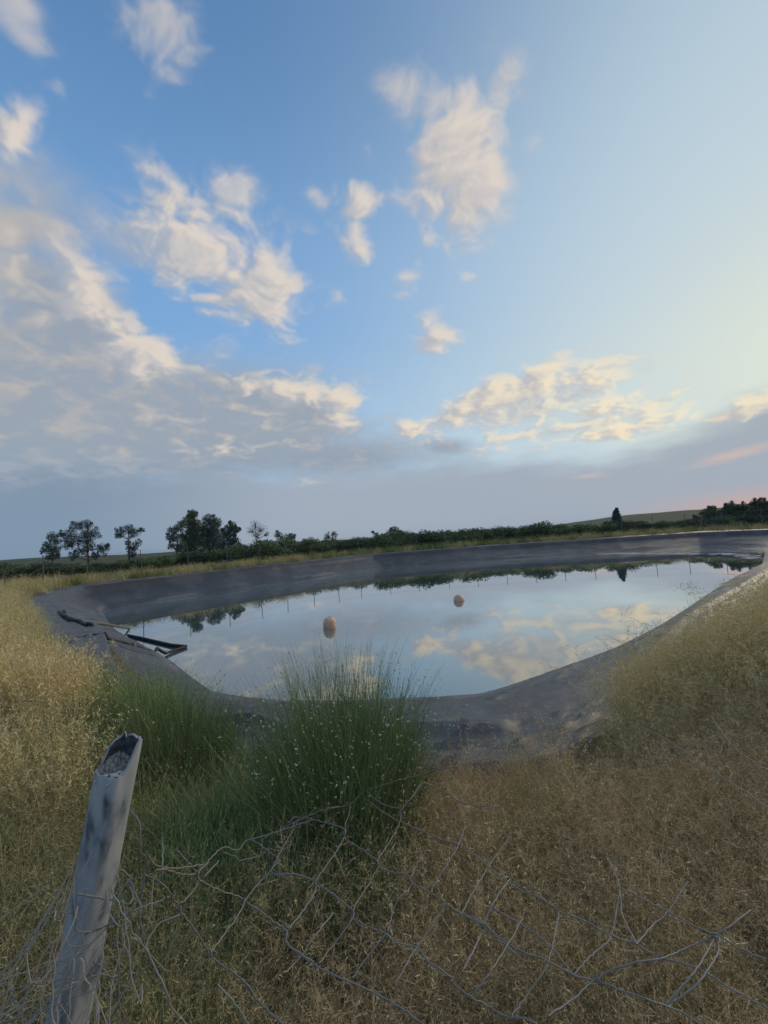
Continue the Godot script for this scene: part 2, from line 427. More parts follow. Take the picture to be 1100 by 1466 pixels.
# ---------------------------------------------------------------- trees and hedge
func leaf_cloud(s: Shape, at: Vector3, rad: Vector3, n: int, size: float, col: Color, r: RandomNumberGenerator, long := 1.0) -> void:
	for i in n:
		var d := rdir(r)
		var p := at + d * rad * pow(r.randf(), 0.45) * (0.85 + 0.3 * r.randf())
		var a := rdir(r); var b := a.cross(rdir(r)).normalized()
		var z := size * r.randf_range(0.5, 1.25)
		var c := vary(col, r, 0.3)
		s.quad(p - a * z * long, p + b * z * 0.45, p + a * z * long, p - b * z * 0.45, c)
func tree(called: String, key: String, col: Color, dens: float, size: float, trunk: float, bark: Color, label: String, sd: int, upright := false, group := "") -> void:
	var r := RandomNumberGenerator.new(); r.seed = sd
	var d: Array = TREES[key]
	var o := thing(called, Vector3(d[0], ground_y(d[0], d[1]) - 0.05, d[1])); tag(o, label, "tree", group)
	var top := 0.0; var topx := 0.0; var n := (d.size() - 2) / 3; var lowest := 99.0
	for k in n:
		if d[3 + k * 3] > top: top = d[3 + k * 3]; topx = d[2 + k * 3]
		lowest = minf(lowest, d[3 + k * 3])
	var t := Shape.new(); var pts := []; var rad := []
	for k in 7:
		var q := k / 6.0
		pts.append(Vector3(topx * q * q + 0.08 * sin(q * 5.0 + sd), top * q, 0.08 * cos(q * 4.0 + sd))); rad.append(trunk * (1.0 - 0.85 * q))
	t.tube(pts, rad, 7, bark)
	var s := Shape.new()
	col = Color(col.r * 1.5, col.g * 1.5, col.b * 1.45)
	for k in n:
		var c := Vector3(d[2 + k * 3], d[3 + k * 3], 0.0 if upright else r.randf_range(-0.6, 0.6)); var cr: float = d[4 + k * 3]
		var from := clampf((c.y - cr * 1.2) / top, 0.1, 0.95)
		var j := mini(int(from * 6.0), 5)
		var a: Vector3 = pts[j].lerp(pts[j + 1], from * 6.0 - j)
		if not upright: t.tube([a, a.lerp(c, 0.5) + Vector3(0, -0.05, 0), c], [trunk * 0.38, trunk * 0.25, trunk * 0.1], 5, bark)
		if dens < 0.5:
			for w in 26:
				var e := c + rdir(r) * cr * r.randf_range(0.6, 1.25)
				t.tube([c.lerp(a, 0.3), c.lerp(e, 0.5) + rdir(r) * 0.1, e], [0.03, 0.02, 0.008], 3, bark, false)
		var yr := cr * (0.86 if not upright else 1.15)
		leaf_cloud(s, c, Vector3(cr, yr, cr), int(dens * 1150.0 * cr * cr + 240.0 * dens), size * 0.62, col, r)
		for w in int(5 * dens):       # smaller sprays break the outline
			leaf_cloud(s, c + rdir(r) * cr * 0.95, Vector3.ONE * cr * 0.32, int(120 * dens * cr) + 12, size * 0.58, col, r)
	part("trunk", t.mesh(), M.bark, o)
	part("crown", s.mesh(), M.leaf, o)
const STRETCH := [[-0.74, "left of the slim pine"], [-0.62, "below the twin topped pine"], [-0.50, "around the flat topped pine"], [-0.31, "under the tree clump"], [-0.17, "below the bare tree"], [0.0, "left of the small round tree"], [0.14, "just right of the small round tree"], [0.28, "right of the tilted buoy"], [0.41, "in the densest stretch"], [0.53, "beside the cypress"], [0.70, "below the pale ridge"], [9.0, "under the right edge trees"]]
const ORDER := ["first", "second", "third", "fourth", "fifth", "sixth", "seventh", "eighth", "ninth", "tenth", "eleventh", "twelfth", "thirteenth", "fourteenth"]
func build_hedge() -> void:
	var r := RandomNumberGenerator.new(); r.seed = 31
	var shapes := []
	for k in 7:
		var s := Shape.new()
		for j in 7:
			var c := Vector3(r.randf_range(-0.5, 0.5), r.randf_range(0.25, 0.8), r.randf_range(-0.35, 0.35))
			leaf_cloud(s, c, Vector3(0.34, 0.26, 0.34), 300, 0.052, Color(0.95, 1.0, 0.8), r)
		leaf_cloud(s, Vector3(0, 0.25, 0), Vector3(0.65, 0.3, 0.5), 500, 0.055, Color(0.9, 1.0, 0.8), r)
		var t := Shape.new()
		for j in 5:
			var e := Vector3(r.randf_range(-0.4, 0.4), r.randf_range(0.5, 0.8), r.randf_range(-0.25, 0.25))
			t.tube([Vector3.ZERO, e * 0.5 + Vector3(0, 0.05, 0), e], [0.03, 0.02, 0.008], 4, Color(0.09, 0.07, 0.05))
		shapes.append([s.mesh(), t.mesh()])
	var greens := [Color(0.115, 0.155, 0.075), Color(0.14, 0.185, 0.080), Color(0.094, 0.122, 0.078), Color(0.16, 0.182, 0.086)]
	var mats := []
	for g in greens:
		var m := leafy(0.25); m.albedo_color = g.linear_to_srgb(); mats.append(m)
	var tally := {}
	var a := -0.93
	while a < 0.93:
		var h := HEDGE.size() / 2; var e := HEDGE[1]
		for k in h - 1:
			if a >= HEDGE[k * 2] and a < HEDGE[k * 2 + 2]: e = lerpf(HEDGE[k * 2 + 1], HEDGE[k * 2 + 3], (a - HEDGE[k * 2]) / (HEDGE[k * 2 + 2] - HEDGE[k * 2]))
		for row in 1:
			var d: float = r.randf_range(53.0, 60.0)
			if a < -0.3: d += (a + 0.3) * 22.0
			var x := (a + r.randf_range(-0.004, 0.004)) * d
			if outside_by(x, -d) < 3.8: d += 5.0
			var high := maxf(0.9, 1.6 + e * d) * r.randf_range(0.82, 1.12)
			var o := thing("hedge_shrub", Vector3(x, ground_y(x, -d) - 0.05, -d))
			var mk := r.randi() % (2 if a > 0.0 else 4)
			if a > 0.5: mk = 0 if mk == 0 else 2
			var sec := 0
			while sec < STRETCH.size() - 1 and a > STRETCH[sec][0]: sec += 1
			tally[sec] = tally.get(sec, 0) + 1
			var n: int = tally[sec]
			tag(o, "%s %s shrub, %s from left in hedge %s" % ["tall" if high > 2.3 else "low", ["green", "bright green", "dark", "yellowish"][mk], ORDER[mini(n, ORDER.size()) - 1], STRETCH[sec][1]], "shrub", "shrubs of the hedge beyond the far bank")
			var v: Array = shapes[r.randi() % shapes.size()]
			o.rotation.y = r.randf() * TAU
			var wd := high * r.randf_range(1.0, 1.4) + 0.5
			o.scale = Vector3(wd, high, wd)
			part("foliage", v[0], mats[mk], o); part("branches", v[1], M.bark, o)
		a += r.randf_range(0.014, 0.024)

# ---------------------------------------------------------------- fences
func wire_path(flat: Array) -> Array:
	var c := Curve3D.new(); var p := []
	for i in flat.size() / 3: p.append(Vector3(flat[i * 3], flat[i * 3 + 1], flat[i * 3 + 2]))
	for i in p.size():
		var t: Vector3 = (p[mini(i + 1, p.size() - 1)] - p[maxi(i - 1, 0)]) * 0.16
		c.add_point(p[i], -t, t)
	c.bake_interval = 0.018
	return Array(c.get_baked_points())
func build_near_fence() -> void:
	var r := RandomNumberGenerator.new(); r.seed = 9
	var f := thing("wire_fence", Vector3.ZERO)
	tag(f, "torn grey diamond wire mesh sagging from the leaning post over the grass", "fence")
	for w in WIRES:
		var p := wire_path(w); var rad := []
		for q in p: rad.append(0.0020)
		for i in p.size(): p[i] += Vector3(NZ.get_noise_2d(i * 0.9, p[0].x * 40.0), NZ.get_noise_2d(i * 0.9 + 50.0, p[0].z * 40.0), 0) * 0.004
		var s := Shape.new(); var g := r.randf_range(0.85, 1.15)
		s.tube(p, rad, 6, Color(0.190, 0.182, 0.160) * g)
		part("wire", s.mesh(), M.wire, f)
	for q in KNOTS:
		var c := Vector3(q[0], q[1], q[2]); var ax := Vector3(r.randf_range(0.3, 1.0), -0.6, r.randf_range(-0.4, 0.4)).normalized(); var sx := ax.cross(Vector3.UP).normalized(); var sy := ax.cross(sx)
		var p := []; var rad := []
		for i in 30:
			var t := i / 29.0; p.append(c + ax * (t - 0.5) * 0.024 + (sx * cos(t * 17.0) + sy * sin(t * 17.0)) * 0.0042); rad.append(0.0014)
		var s := Shape.new(); s.tube(p, rad, 5, Color(0.15, 0.138, 0.118)); part("wire_knot", s.mesh(), M.wire, f)
	# the loose bundle of cut wire ends and dead stalks wound round the post
	var t := thing("stalk_bundle", Vector3(-0.8, 0.0, -0.98)); tag(t, "tangled bundle of dry grey stalks caught against the leaning post", "dry stalks")
	for i in 84:
		var a := Vector3(r.randf_range(-0.30, 0.02), r.randf_range(0.48, 0.74), r.randf_range(0.0, 0.16))
		var b := Vector3(r.randf_range(0.08, 0.24), r.randf_range(0.70, 1.0), r.randf_range(-0.02, 0.10))
		if i % 4 == 0: b = a + Vector3(r.randf_range(0.05, 0.25), r.randf_range(-0.35, 0.1), r.randf_range(-0.05, 0.05))
		if i % 5 == 0: a = b + Vector3(r.randf_range(-0.05, 0.05), r.randf_range(-0.4, -0.15), r.randf_range(-0.03, 0.05))
		if i > 50:
			a = Vector3(r.randf_range(0.06, 0.22), r.randf_range(0.55, 0.95), r.randf_range(-0.06, 0.08)); b = a + Vector3(r.randf_range(-0.14, 0.14), r.randf_range(-0.22, 0.16), r.randf_range(-0.05, 0.06))
		var c := Curve3D.new()
		var bow := Vector3(r.randf_range(-0.04, 0.04), r.randf_range(-0.09, 0.03), r.randf_range(0.0, 0.05))
		c.add_point(a, Vector3.ZERO, (b - a) * 0.3 + bow); c.add_point(b, (a - b) * 0.3 + bow, Vector3.ZERO); c.bake_interval = 0.03
		var p := Array(c.get_baked_points()); var rad := []
		for k in p.size(): rad.append(lerpf(0.0016, 0.0007, float(k) / p.size())); p[k] += rdir(r) * 0.003
		var s := Shape.new(); s.tube(p, rad, 5, vary(Color(0.33, 0.30, 0.26), r, 0.3))
		part("stalk", s.mesh(), M.straw, t)
func build_post() -> void:
	var top := Vector3(-0.683, 1.121, -1.12); var foot := Vector3(-0.918, -0.05, -1.038)
	var o := thing("fence_post", foot)
	tag(o, "leaning grey blue post with a snapped hollow top and crumbled filling", "fence post")
	var up := (top - foot).normalized(); var l := (top - foot).length()
	var right := up.cross(Vector3(0.35, 0, 1.0)).normalized() * -1.0; var fwd := right.cross(up).normalized()
	if fwd.z < 0.0: fwd = -fwd; right = -right
	# a thick-walled square tube with rounded corners, turned so that one corner faces the camera's right
	var ring := []; var half := 0.037; var n := 40
	for k in n:
		var t := TAU * k / n
		var e := 0.46
		var x := signf(cos(t)) * pow(absf(cos(t)), e) * half; var y := signf(sin(t)) * pow(absf(sin(t)), e) * half
		ring.append(Vector2(x, y).rotated(0.62))
	var rim := func(q: Vector2, k: int) -> float:      # the wall facing away stands taller: the post broke off at a slant
		var back := smoothstep(-0.020, 0.014, -q.y * 0.85 + q.x * 0.5)
		return l - 0.040 + back * 0.066 + (0.005 + 0.022 * back) * NZ.get_noise_1d(k * 0.55 + 3.0) + 0.006 * back * NZ.get_noise_1d(k * 2.3)
	var place := func(q: Vector2, h: float) -> Vector3: return right * q.x + fwd * q.y + up * h
	var st := SurfaceTool.new(); st.begin(Mesh.PRIMITIVE_TRIANGLES)
	var inner := 0.86; var rows := 26
	var quads := func(s: SurfaceTool, base: int, cols: int, rws: int) -> void:
		for j in rws - 1:
			for k in cols:
				var k2 := (k + 1) % cols
				for q in [base + j * cols + k, base + (j + 1) * cols + k, base + (j + 1) * cols + k2, base + j * cols + k, base + (j + 1) * cols + k2, base + j * cols + k2]: s.add_index(q)
	for j in rows:
		for k in n:
			var q: Vector2 = ring[k]; var h: float = rim.call(q, k) * j / (rows - 1.0)
			var wob := 1.0 + 0.018 * NZ.get_noise_2d(h * 6.0, k * 0.4)
			st.add_vertex(place.call(q * wob, h))
	for k in n: st.add_vertex(place.call(ring[k] * 0.97, rim.call(ring[k], k) + 0.002))
	for k in n: st.add_vertex(place.call(ring[k] * inner, rim.call(ring[k], k) - 0.001))
	quads.call(st, 0, n, rows + 2)
	st.generate_normals()
	part("tube", st.commit(), M.post, o)
	var sw := SurfaceTool.new(); sw.begin(Mesh.PRIMITIVE_TRIANGLES)
	for j in 5:
		for k in n: sw.add_vertex(place.call(ring[k] * inner, lerpf(rim.call(ring[k], k) - 0.001, l - 0.09, j / 4.0)))
	quads.call(sw, 0, n, 5)
	sw.generate_normals()
	part("inner_wall", sw.commit(), M.grime, o)
	# crumbled mortar inside, heaped against the tall wall
	var r := RandomNumberGenerator.new(); r.seed = 4
	var s2 := SurfaceTool.new(); s2.begin(Mesh.PRIMITIVE_TRIANGLES)
	for j in 8:
		for k in n:
			var q: Vector2 = ring[k] * (inner * 1.01) * (1.0 - j / 7.0)
			var h := l - 0.046 + 0.034 * smoothstep(-0.01, 0.035, -q.y) + 0.010 * NZ.get_noise_2d(q.x * 300.0, q.y * 300.0) + 0.004 * NZ.get_noise_2d(q.x * 1100.0, q.y * 1100.0)
			s2.add_vertex(place.call(q, h))
	quads.call(s2, 0, n, 8)
	s2.generate_normals()
	var fill := part("mortar_filling", s2.commit(), M.mortar, o)
	for k in 9:
		var q := Vector2(r.randf_range(-0.022, 0.022), r.randf_range(-0.004, 0.026))
		var s := Shape.new(); var c: Vector3 = place.call(q, l - 0.042); var d := (right * r.randf_range(-1, 1) + fwd * r.randf_range(-1, 1) + up * r.randf_range(0.0, 0.5)).normalized()
		var g := vary(Color(0.62, 0.57, 0.50), r, 0.15); var z := r.randf_range(0.004, 0.009)
		s.tube([c - d * z * 1.3, c - d * z * 0.6, c + d * z * 0.6, c + d * z * 1.3], [z * 0.25, z * 0.6, z * 0.55, z * 0.2], 6, g)
		part("rubble_chip", s.mesh(), M.chip, fill)
	var face := Vector2.from_angle(0.62 + PI / 2.0); var along := face.orthogonal()
	for q in [-0.018, 0.016]:
		var s := Shape.new(); var nrm: Vector3 = place.call(face, 0.0); var c: Vector3 = place.call(face * half + along * q, l - 0.055)
		s.tube([c - nrm * 0.006, c + nrm * 0.002, c + nrm * 0.0035], [0.0032, 0.0032, 0.0014], 8, Color(0.5, 0.5, 0.48))
		part("rivet", s.mesh(), M.chip, o)
func build_far_fence() -> void:
	var o := thing("perimeter_fence", Vector3.ZERO)
	tag(o, "thin perimeter fence of slender posts along the far and left crest", "fence")
	var s := Shape.new(); s.tube([Vector3(0, -0.1, 0), Vector3(0, 1.0, 0), Vector3(0, 2.0, 0)], [0.028, 0.027, 0.025], 7, Color(0.14, 0.132, 0.12))
	var pm := s.mesh(); var run := 0.0; var last := le[0]; var tops := []; var r := RandomNumberGenerator.new(); r.seed = 12
	for i in le.size():
		run += le[i].distance_to(last); last = le[i]
		if le[i].y > -11.5: continue
		if run < 2.9: continue
		run = 0.0
		var out := (le[i] - lc[i]).normalized(); var p := le[i] + out * (1.3 if le[i].x > -9.0 else 1.0)
		var k := 0.98 if le[i].y < -24.0 else 0.68
		var q := part("post", pm, M.straw, o)
		q.position = Vector3(p.x, ground_y(p.x, p.y), p.y); q.rotation = Vector3(r.randf_range(-0.04, 0.04), r.randf() * 6.0, r.randf_range(-0.04, 0.04)); q.scale = Vector3(1, k * r.randf_range(0.94, 1.05), 1)
		tops.append(q.position + Vector3(0, 2.0 * k, 0))
	for h in [0.12, 0.7, 1.25]:
		var w := Shape.new()
		for i in tops.size() - 1:
			var a: Vector3 = tops[i]; var b: Vector3 = tops[i + 1]
			if a.distance_to(b) > 6.0: continue
			w.tube([a - Vector3(0, h, 0), (a + b) * 0.5 - Vector3(0, h + 0.06, 0), b - Vector3(0, h, 0)], [0.004, 0.004, 0.004], 4, Color(0.2, 0.2, 0.2), false)
		part("wire_strand", w.mesh(), M.wire, o)

# ---------------------------------------------------------------- things on the water and the bank
func build_floats() -> void:
	var prof := [[0.0, -0.20], [0.10, -0.19], [0.185, -0.14], [0.21, -0.06], [0.212, 0.06], [0.21, 0.16], [0.195, 0.24], [0.165, 0.295], [0.12, 0.325], [0.06, 0.34], [0.0, 0.343]]
	for b in [[Vector3(-2.07, WATER_Y, -15.1), Vector3(0.02, 0.4, -0.03), "pale peach buoy standing upright nearer the green broom", 1.0], [Vector3(2.93, WATER_Y - 0.06, -19.1), Vector3(0.35, 0.9, 0.85), "tilted peach buoy farther out near the middle of the water", 1.05]]:
		var o := thing("buoy", b[0]); tag(o, b[2], "buoy", "peach buoys floating on the reservoir")
		o.rotation = b[1]; o.scale = Vector3.ONE * b[3]
		var st := SurfaceTool.new(); st.begin(Mesh.PRIMITIVE_TRIANGLES); var n := 28
		for j in prof.size():
			for k in n:
				var t := TAU * k / n; var e := 1.0 + 0.012 * sin(t * 3.0 + j)
				st.add_vertex(Vector3(cos(t) * prof[j][0] * e, prof[j][1], sin(t) * prof[j][0] * e))
		for j in prof.size() - 1:
			for k in n:
				var k2 := (k + 1) % n
				for q in [j * n + k, (j + 1) * n + k, (j + 1) * n + k2, j * n + k, (j + 1) * n + k2, j * n + k2]: st.add_index(q)
		st.generate_normals()
		var body := part("float_body", st.commit(), M.buoy, o)
		var s := Shape.new(); var ring := []; var rad := []
		for k in 25:
			var t := TAU * k / 24.0; ring.append(Vector3(cos(t) * 0.213, 0.075, sin(t) * 0.213)); rad.append(0.008)
		s.tube(ring, rad, 6, Color(0.62, 0.36, 0.25), false)
		part("seam_band", s.mesh(), M.chip, body)
		var l := Shape.new(); var eye := []; var er := []
		for k in 9:
			var t := PI * k / 8.0; eye.append(Vector3(cos(t) * 0.035, 0.33 + sin(t) * 0.045, 0)); er.append(0.009)
		l.tube(eye, er, 6, Color(0.45, 0.30, 0.23)); part("lifting_eye", l.mesh(), M.chip, body)
func build_bank_things() -> void:
	var r := RandomNumberGenerator.new(); r.seed = 88
	# black hose boom: runs down the bank, out over the water and doubles back
	var o := thing("floating_hose", Vector3.ZERO); tag(o, "black hose along the left bank, dipping into the water and bending back", "hose")
	var c := Curve3D.new()
	var pts := [Vector3(-9.7, 0, -13.2), Vector3(-8.6, 0, -11.95), Vector3(-7.6, 0, -11.0), Vector3(-7.0, 0, -10.55), Vector3(-6.55, 0, -11.3), Vector3(-6.4, 0, -12.4), Vector3(-6.15, 0, -13.4)]
	for i in pts.size(): pts[i].y = on_bank(pts[i].x, pts[i].z) + 0.045
	for i in pts.size():
		var t: Vector3 = (pts[mini(i + 1, pts.size() - 1)] - pts[maxi(i - 1, 0)]) * 0.16; c.add_point(pts[i], -t, t)
	c.bake_interval = 0.12
	var p := Array(c.get_baked_points()); var rad := []
	for i in p.size(): p[i].y = on_bank(p[i].x, p[i].z) + 0.045
	for i in range(1, p.size() - 1): p[i].y = maxf(p[i].y, (p[i - 1].y + p[i + 1].y) * 0.5)      # it spans the hollows between folds
	for q in p: rad.append(0.042)
	var s := Shape.new(); s.tube(p, rad, 10, Color(0.020, 0.021, 0.023)); var run := part("hose", s.mesh(), M.rubber, o)
	var s2 := Shape.new(); s2.tube([Vector3(-6.12, WATER_Y + 0.045, -13.44), Vector3(-6.75, WATER_Y + 0.045, -13.8), Vector3(-8.5, WATER_Y + 0.045, -15.3), Vector3(-9.3, WATER_Y + 0.045, -15.95)], [0.042, 0.045, 0.045, 0.042], 10, Color(0.022, 0.022, 0.024)); part("hose_end", s2.mesh(), M.rubber, o)
	for k in [0.3, 0.5, 0.7, 0.9]:
		var i := int(k * (p.size() - 2)); var d: Vector3 = (p[i + 1] - p[i]).normalized()
		var b := Shape.new(); b.tube([p[i] - d * 0.05, p[i] + d * 0.05], [0.050, 0.050], 10, Color(0.10, 0.10, 0.10)); part("clamp", b.mesh(), M.rubber, run)
	for q in [[Vector3(-9.55, -0.24, -13.2), Vector3(-10.45, -0.42, -15.6), "short weathered pole lying on the left bank above the hose"], [Vector3(-8.85, -0.40, -13.0), Vector3(-10.2, -0.80, -17.6), "long weathered pole reaching from the left bank over the hose to the water"]]:
		var po := thing("wooden_pole", q[0]); tag(po, q[2], "pole", "weathered poles on the left bank")
		q[0].y = on_bank(q[0].x, q[0].z) + 0.07; q[1].y = on_bank(q[1].x, q[1].z) + 0.04; po.position = q[0]
		var e: Vector3 = q[1] - q[0]; var a := Shape.new(); var pp := []; var pr := []
		for k in 7: pp.append(e * k / 6.0 + Vector3(0, 0.02 * sin(k * 0.9), 0)); pr.append(0.055 - 0.003 * k)
		a.tube(pp, pr, 9, Color(0.165, 0.16, 0.155)); part("pole_shaft", a.mesh(), M.straw, po)
		var kn := Shape.new(); kn.tube([pp[3] + Vector3(0, 0.02, 0), pp[3] + Vector3(0.05, 0.075, 0.02)], [0.02, 0.012], 6, Color(0.16, 0.15, 0.13)); part("branch_stub", kn.mesh(), M.straw, po)
	# pale scum drifted into a line along the right bank
	var sc := Shape.new()
	var line := [Vector2(19.7, -41.2), Vector2(21.2, -40.7), Vector2(21.7, -37.8), Vector2(23.2, -35.2), Vector2(24.6, -32.7), Vector2(24.2, -30.3), Vector2(22.6, -28.0)]
	for i in 190:
		var t := r.randf() * (line.size() - 1.001); var k := int(t)
		var a: Vector2 = line[k].lerp(line[k + 1], t - k) + Vector2(r.randfn() * 0.32, r.randfn() * 0.22)
		var w := r.randf_range(0.10, 0.42); var l := w * r.randf_range(0.25, 0.5); var prev := Vector3.ZERO; var g := vary(Color(0.46, 0.45, 0.43), r, 0.12)
		var turn := r.randf_range(-0.4, 0.4)
		for m in 10:
			var an := TAU * m / 9.0; var rr := 1.0 + 0.35 * NZ.get_noise_2d(cos(an) * 2.0 + i * 7.0, sin(an) * 2.0)
			var cur := Vector3(a.x, WATER_Y + 0.006 + 0.0006 * (i % 9), a.y) + Vector3(cos(an) * w * rr, 0, sin(an) * l * rr).rotated(Vector3.UP, turn)
			if m > 0:
				var cen := Vector3(a.x, WATER_Y + 0.022 + 0.0006 * (i % 9), a.y)
				sc.tri(cen, prev, cur, g)
			prev = cur
	tag(part("floating_scum", sc.mesh(), M.chip, self), "broken pale line of scum floating at the far right shore", "scum", "", "stuff")

# ---------------------------------------------------------------- materials
func noise_tex(sd: int, freq: float, cols: Array, at: Array, size := 512, oct := 5) -> NoiseTexture2D:
	var n := FastNoiseLite.new(); n.seed = sd; n.frequency = freq; n.fractal_octaves = oct
	var g := Gradient.new(); g.offsets = PackedFloat32Array(at); g.colors = PackedColorArray(cols)
	var t := NoiseTexture2D.new(); t.width = size; t.height = size; t.seamless = true; t.noise = n; t.color_ramp = g; return t
func sr(r: float, g: float, b: float) -> Color:
	return Color(r, g, b).linear_to_srgb()
func make_materials() -> void:
	M.liner = material(0.46, Color.WHITE, 0.5)
	var gray := noise_tex(3, 0.02, [Color(0.36, 0.36, 0.36), Color(0.54, 0.54, 0.54)], [0.2, 0.8])
	M.liner.roughness = 1.0; M.liner.roughness_texture = gray; M.liner.uv1_triplanar = true; M.liner.uv1_world_triplanar = true; M.liner.uv1_scale = Vector3.ONE * 0.6
	M.water = StandardMaterial3D.new(); M.water.albedo_color = sr(0.078, 0.135, 0.128); M.water.roughness = 0.02; M.water.metallic_specular = 1.0
	M.water.clearcoat_enabled = true; M.water.clearcoat = 1.0; M.water.clearcoat_roughness = 0.02
	M.ground = material(1.0, Color.WHITE, 0.2)
	M.ground.albedo_texture = noise_tex(8, 0.012, [sr(0.10, 0.080, 0.050), sr(0.17, 0.130, 0.080), sr(0.21, 0.175, 0.105)], [0.25, 0.5, 0.8], 1024)
	M.ground.uv1_triplanar = true; M.ground.uv1_world_triplanar = true; M.ground.uv1_scale = Vector3.ONE * 0.23
	M.grass = leafy(0.6, Color(0.55, 0.5, 0.36)); M.broom = leafy(0.3); M.leaf = leafy(0.25)
	M.flower = leafy(0.5, Color(0.8, 0.8, 0.5)); M.bark = material(0.95, Color.WHITE, 0.2); M.straw = material(0.9, Color.WHITE, 0.3); M.chip = material(0.85, Color.WHITE, 0.3)
	M.wire = material(0.55, Color.WHITE, 0.5)
	M.rubber = material(0.7, Color.WHITE, 0.5)
	M.buoy = StandardMaterial3D.new(); M.buoy.roughness = 0.55
	M.buoy.albedo_texture = noise_tex(14, 0.015, [sr(0.62, 0.31, 0.19), sr(0.80, 0.45, 0.30), sr(0.84, 0.54, 0.39)], [0.2, 0.5, 0.8]); M.buoy.uv1_triplanar = true; M.buoy.uv1_scale = Vector3.ONE * 1.5
	M.post = StandardMaterial3D.new(); M.post.roughness = 0.6; M.post.metallic_specular = 0.4; M.post.cull_mode = BaseMaterial3D.CULL_DISABLED
	M.post.albedo_texture = noise_tex(21, 0.010, [sr(0.040, 0.046, 0.052), sr(0.17, 0.195, 0.21), sr(0.30, 0.325, 0.335), sr(0.40, 0.40, 0.385)], [0.16, 0.30, 0.46, 0.85], 512, 6)
	M.post.uv1_triplanar = true; M.post.uv1_scale = Vector3(3.2, 1.3, 3.2)
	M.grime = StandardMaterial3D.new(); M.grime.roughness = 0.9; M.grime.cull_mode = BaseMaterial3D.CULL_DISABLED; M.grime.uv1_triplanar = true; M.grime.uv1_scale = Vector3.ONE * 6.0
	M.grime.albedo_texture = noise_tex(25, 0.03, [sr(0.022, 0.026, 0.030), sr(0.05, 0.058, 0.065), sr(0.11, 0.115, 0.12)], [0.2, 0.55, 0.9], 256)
	M.mortar = StandardMaterial3D.new(); M.mortar.roughness = 1.0; M.mortar.albedo_texture = noise_tex(22, 0.05, [sr(0.10, 0.085, 0.07), sr(0.30, 0.26, 0.22), sr(0.45, 0.41, 0.36)], [0.25, 0.5, 0.8], 256)
	M.mortar.uv1_triplanar = true; M.mortar.uv1_scale = Vector3.ONE * 9.0; M.mortar.cull_mode = BaseMaterial3D.CULL_DISABLED

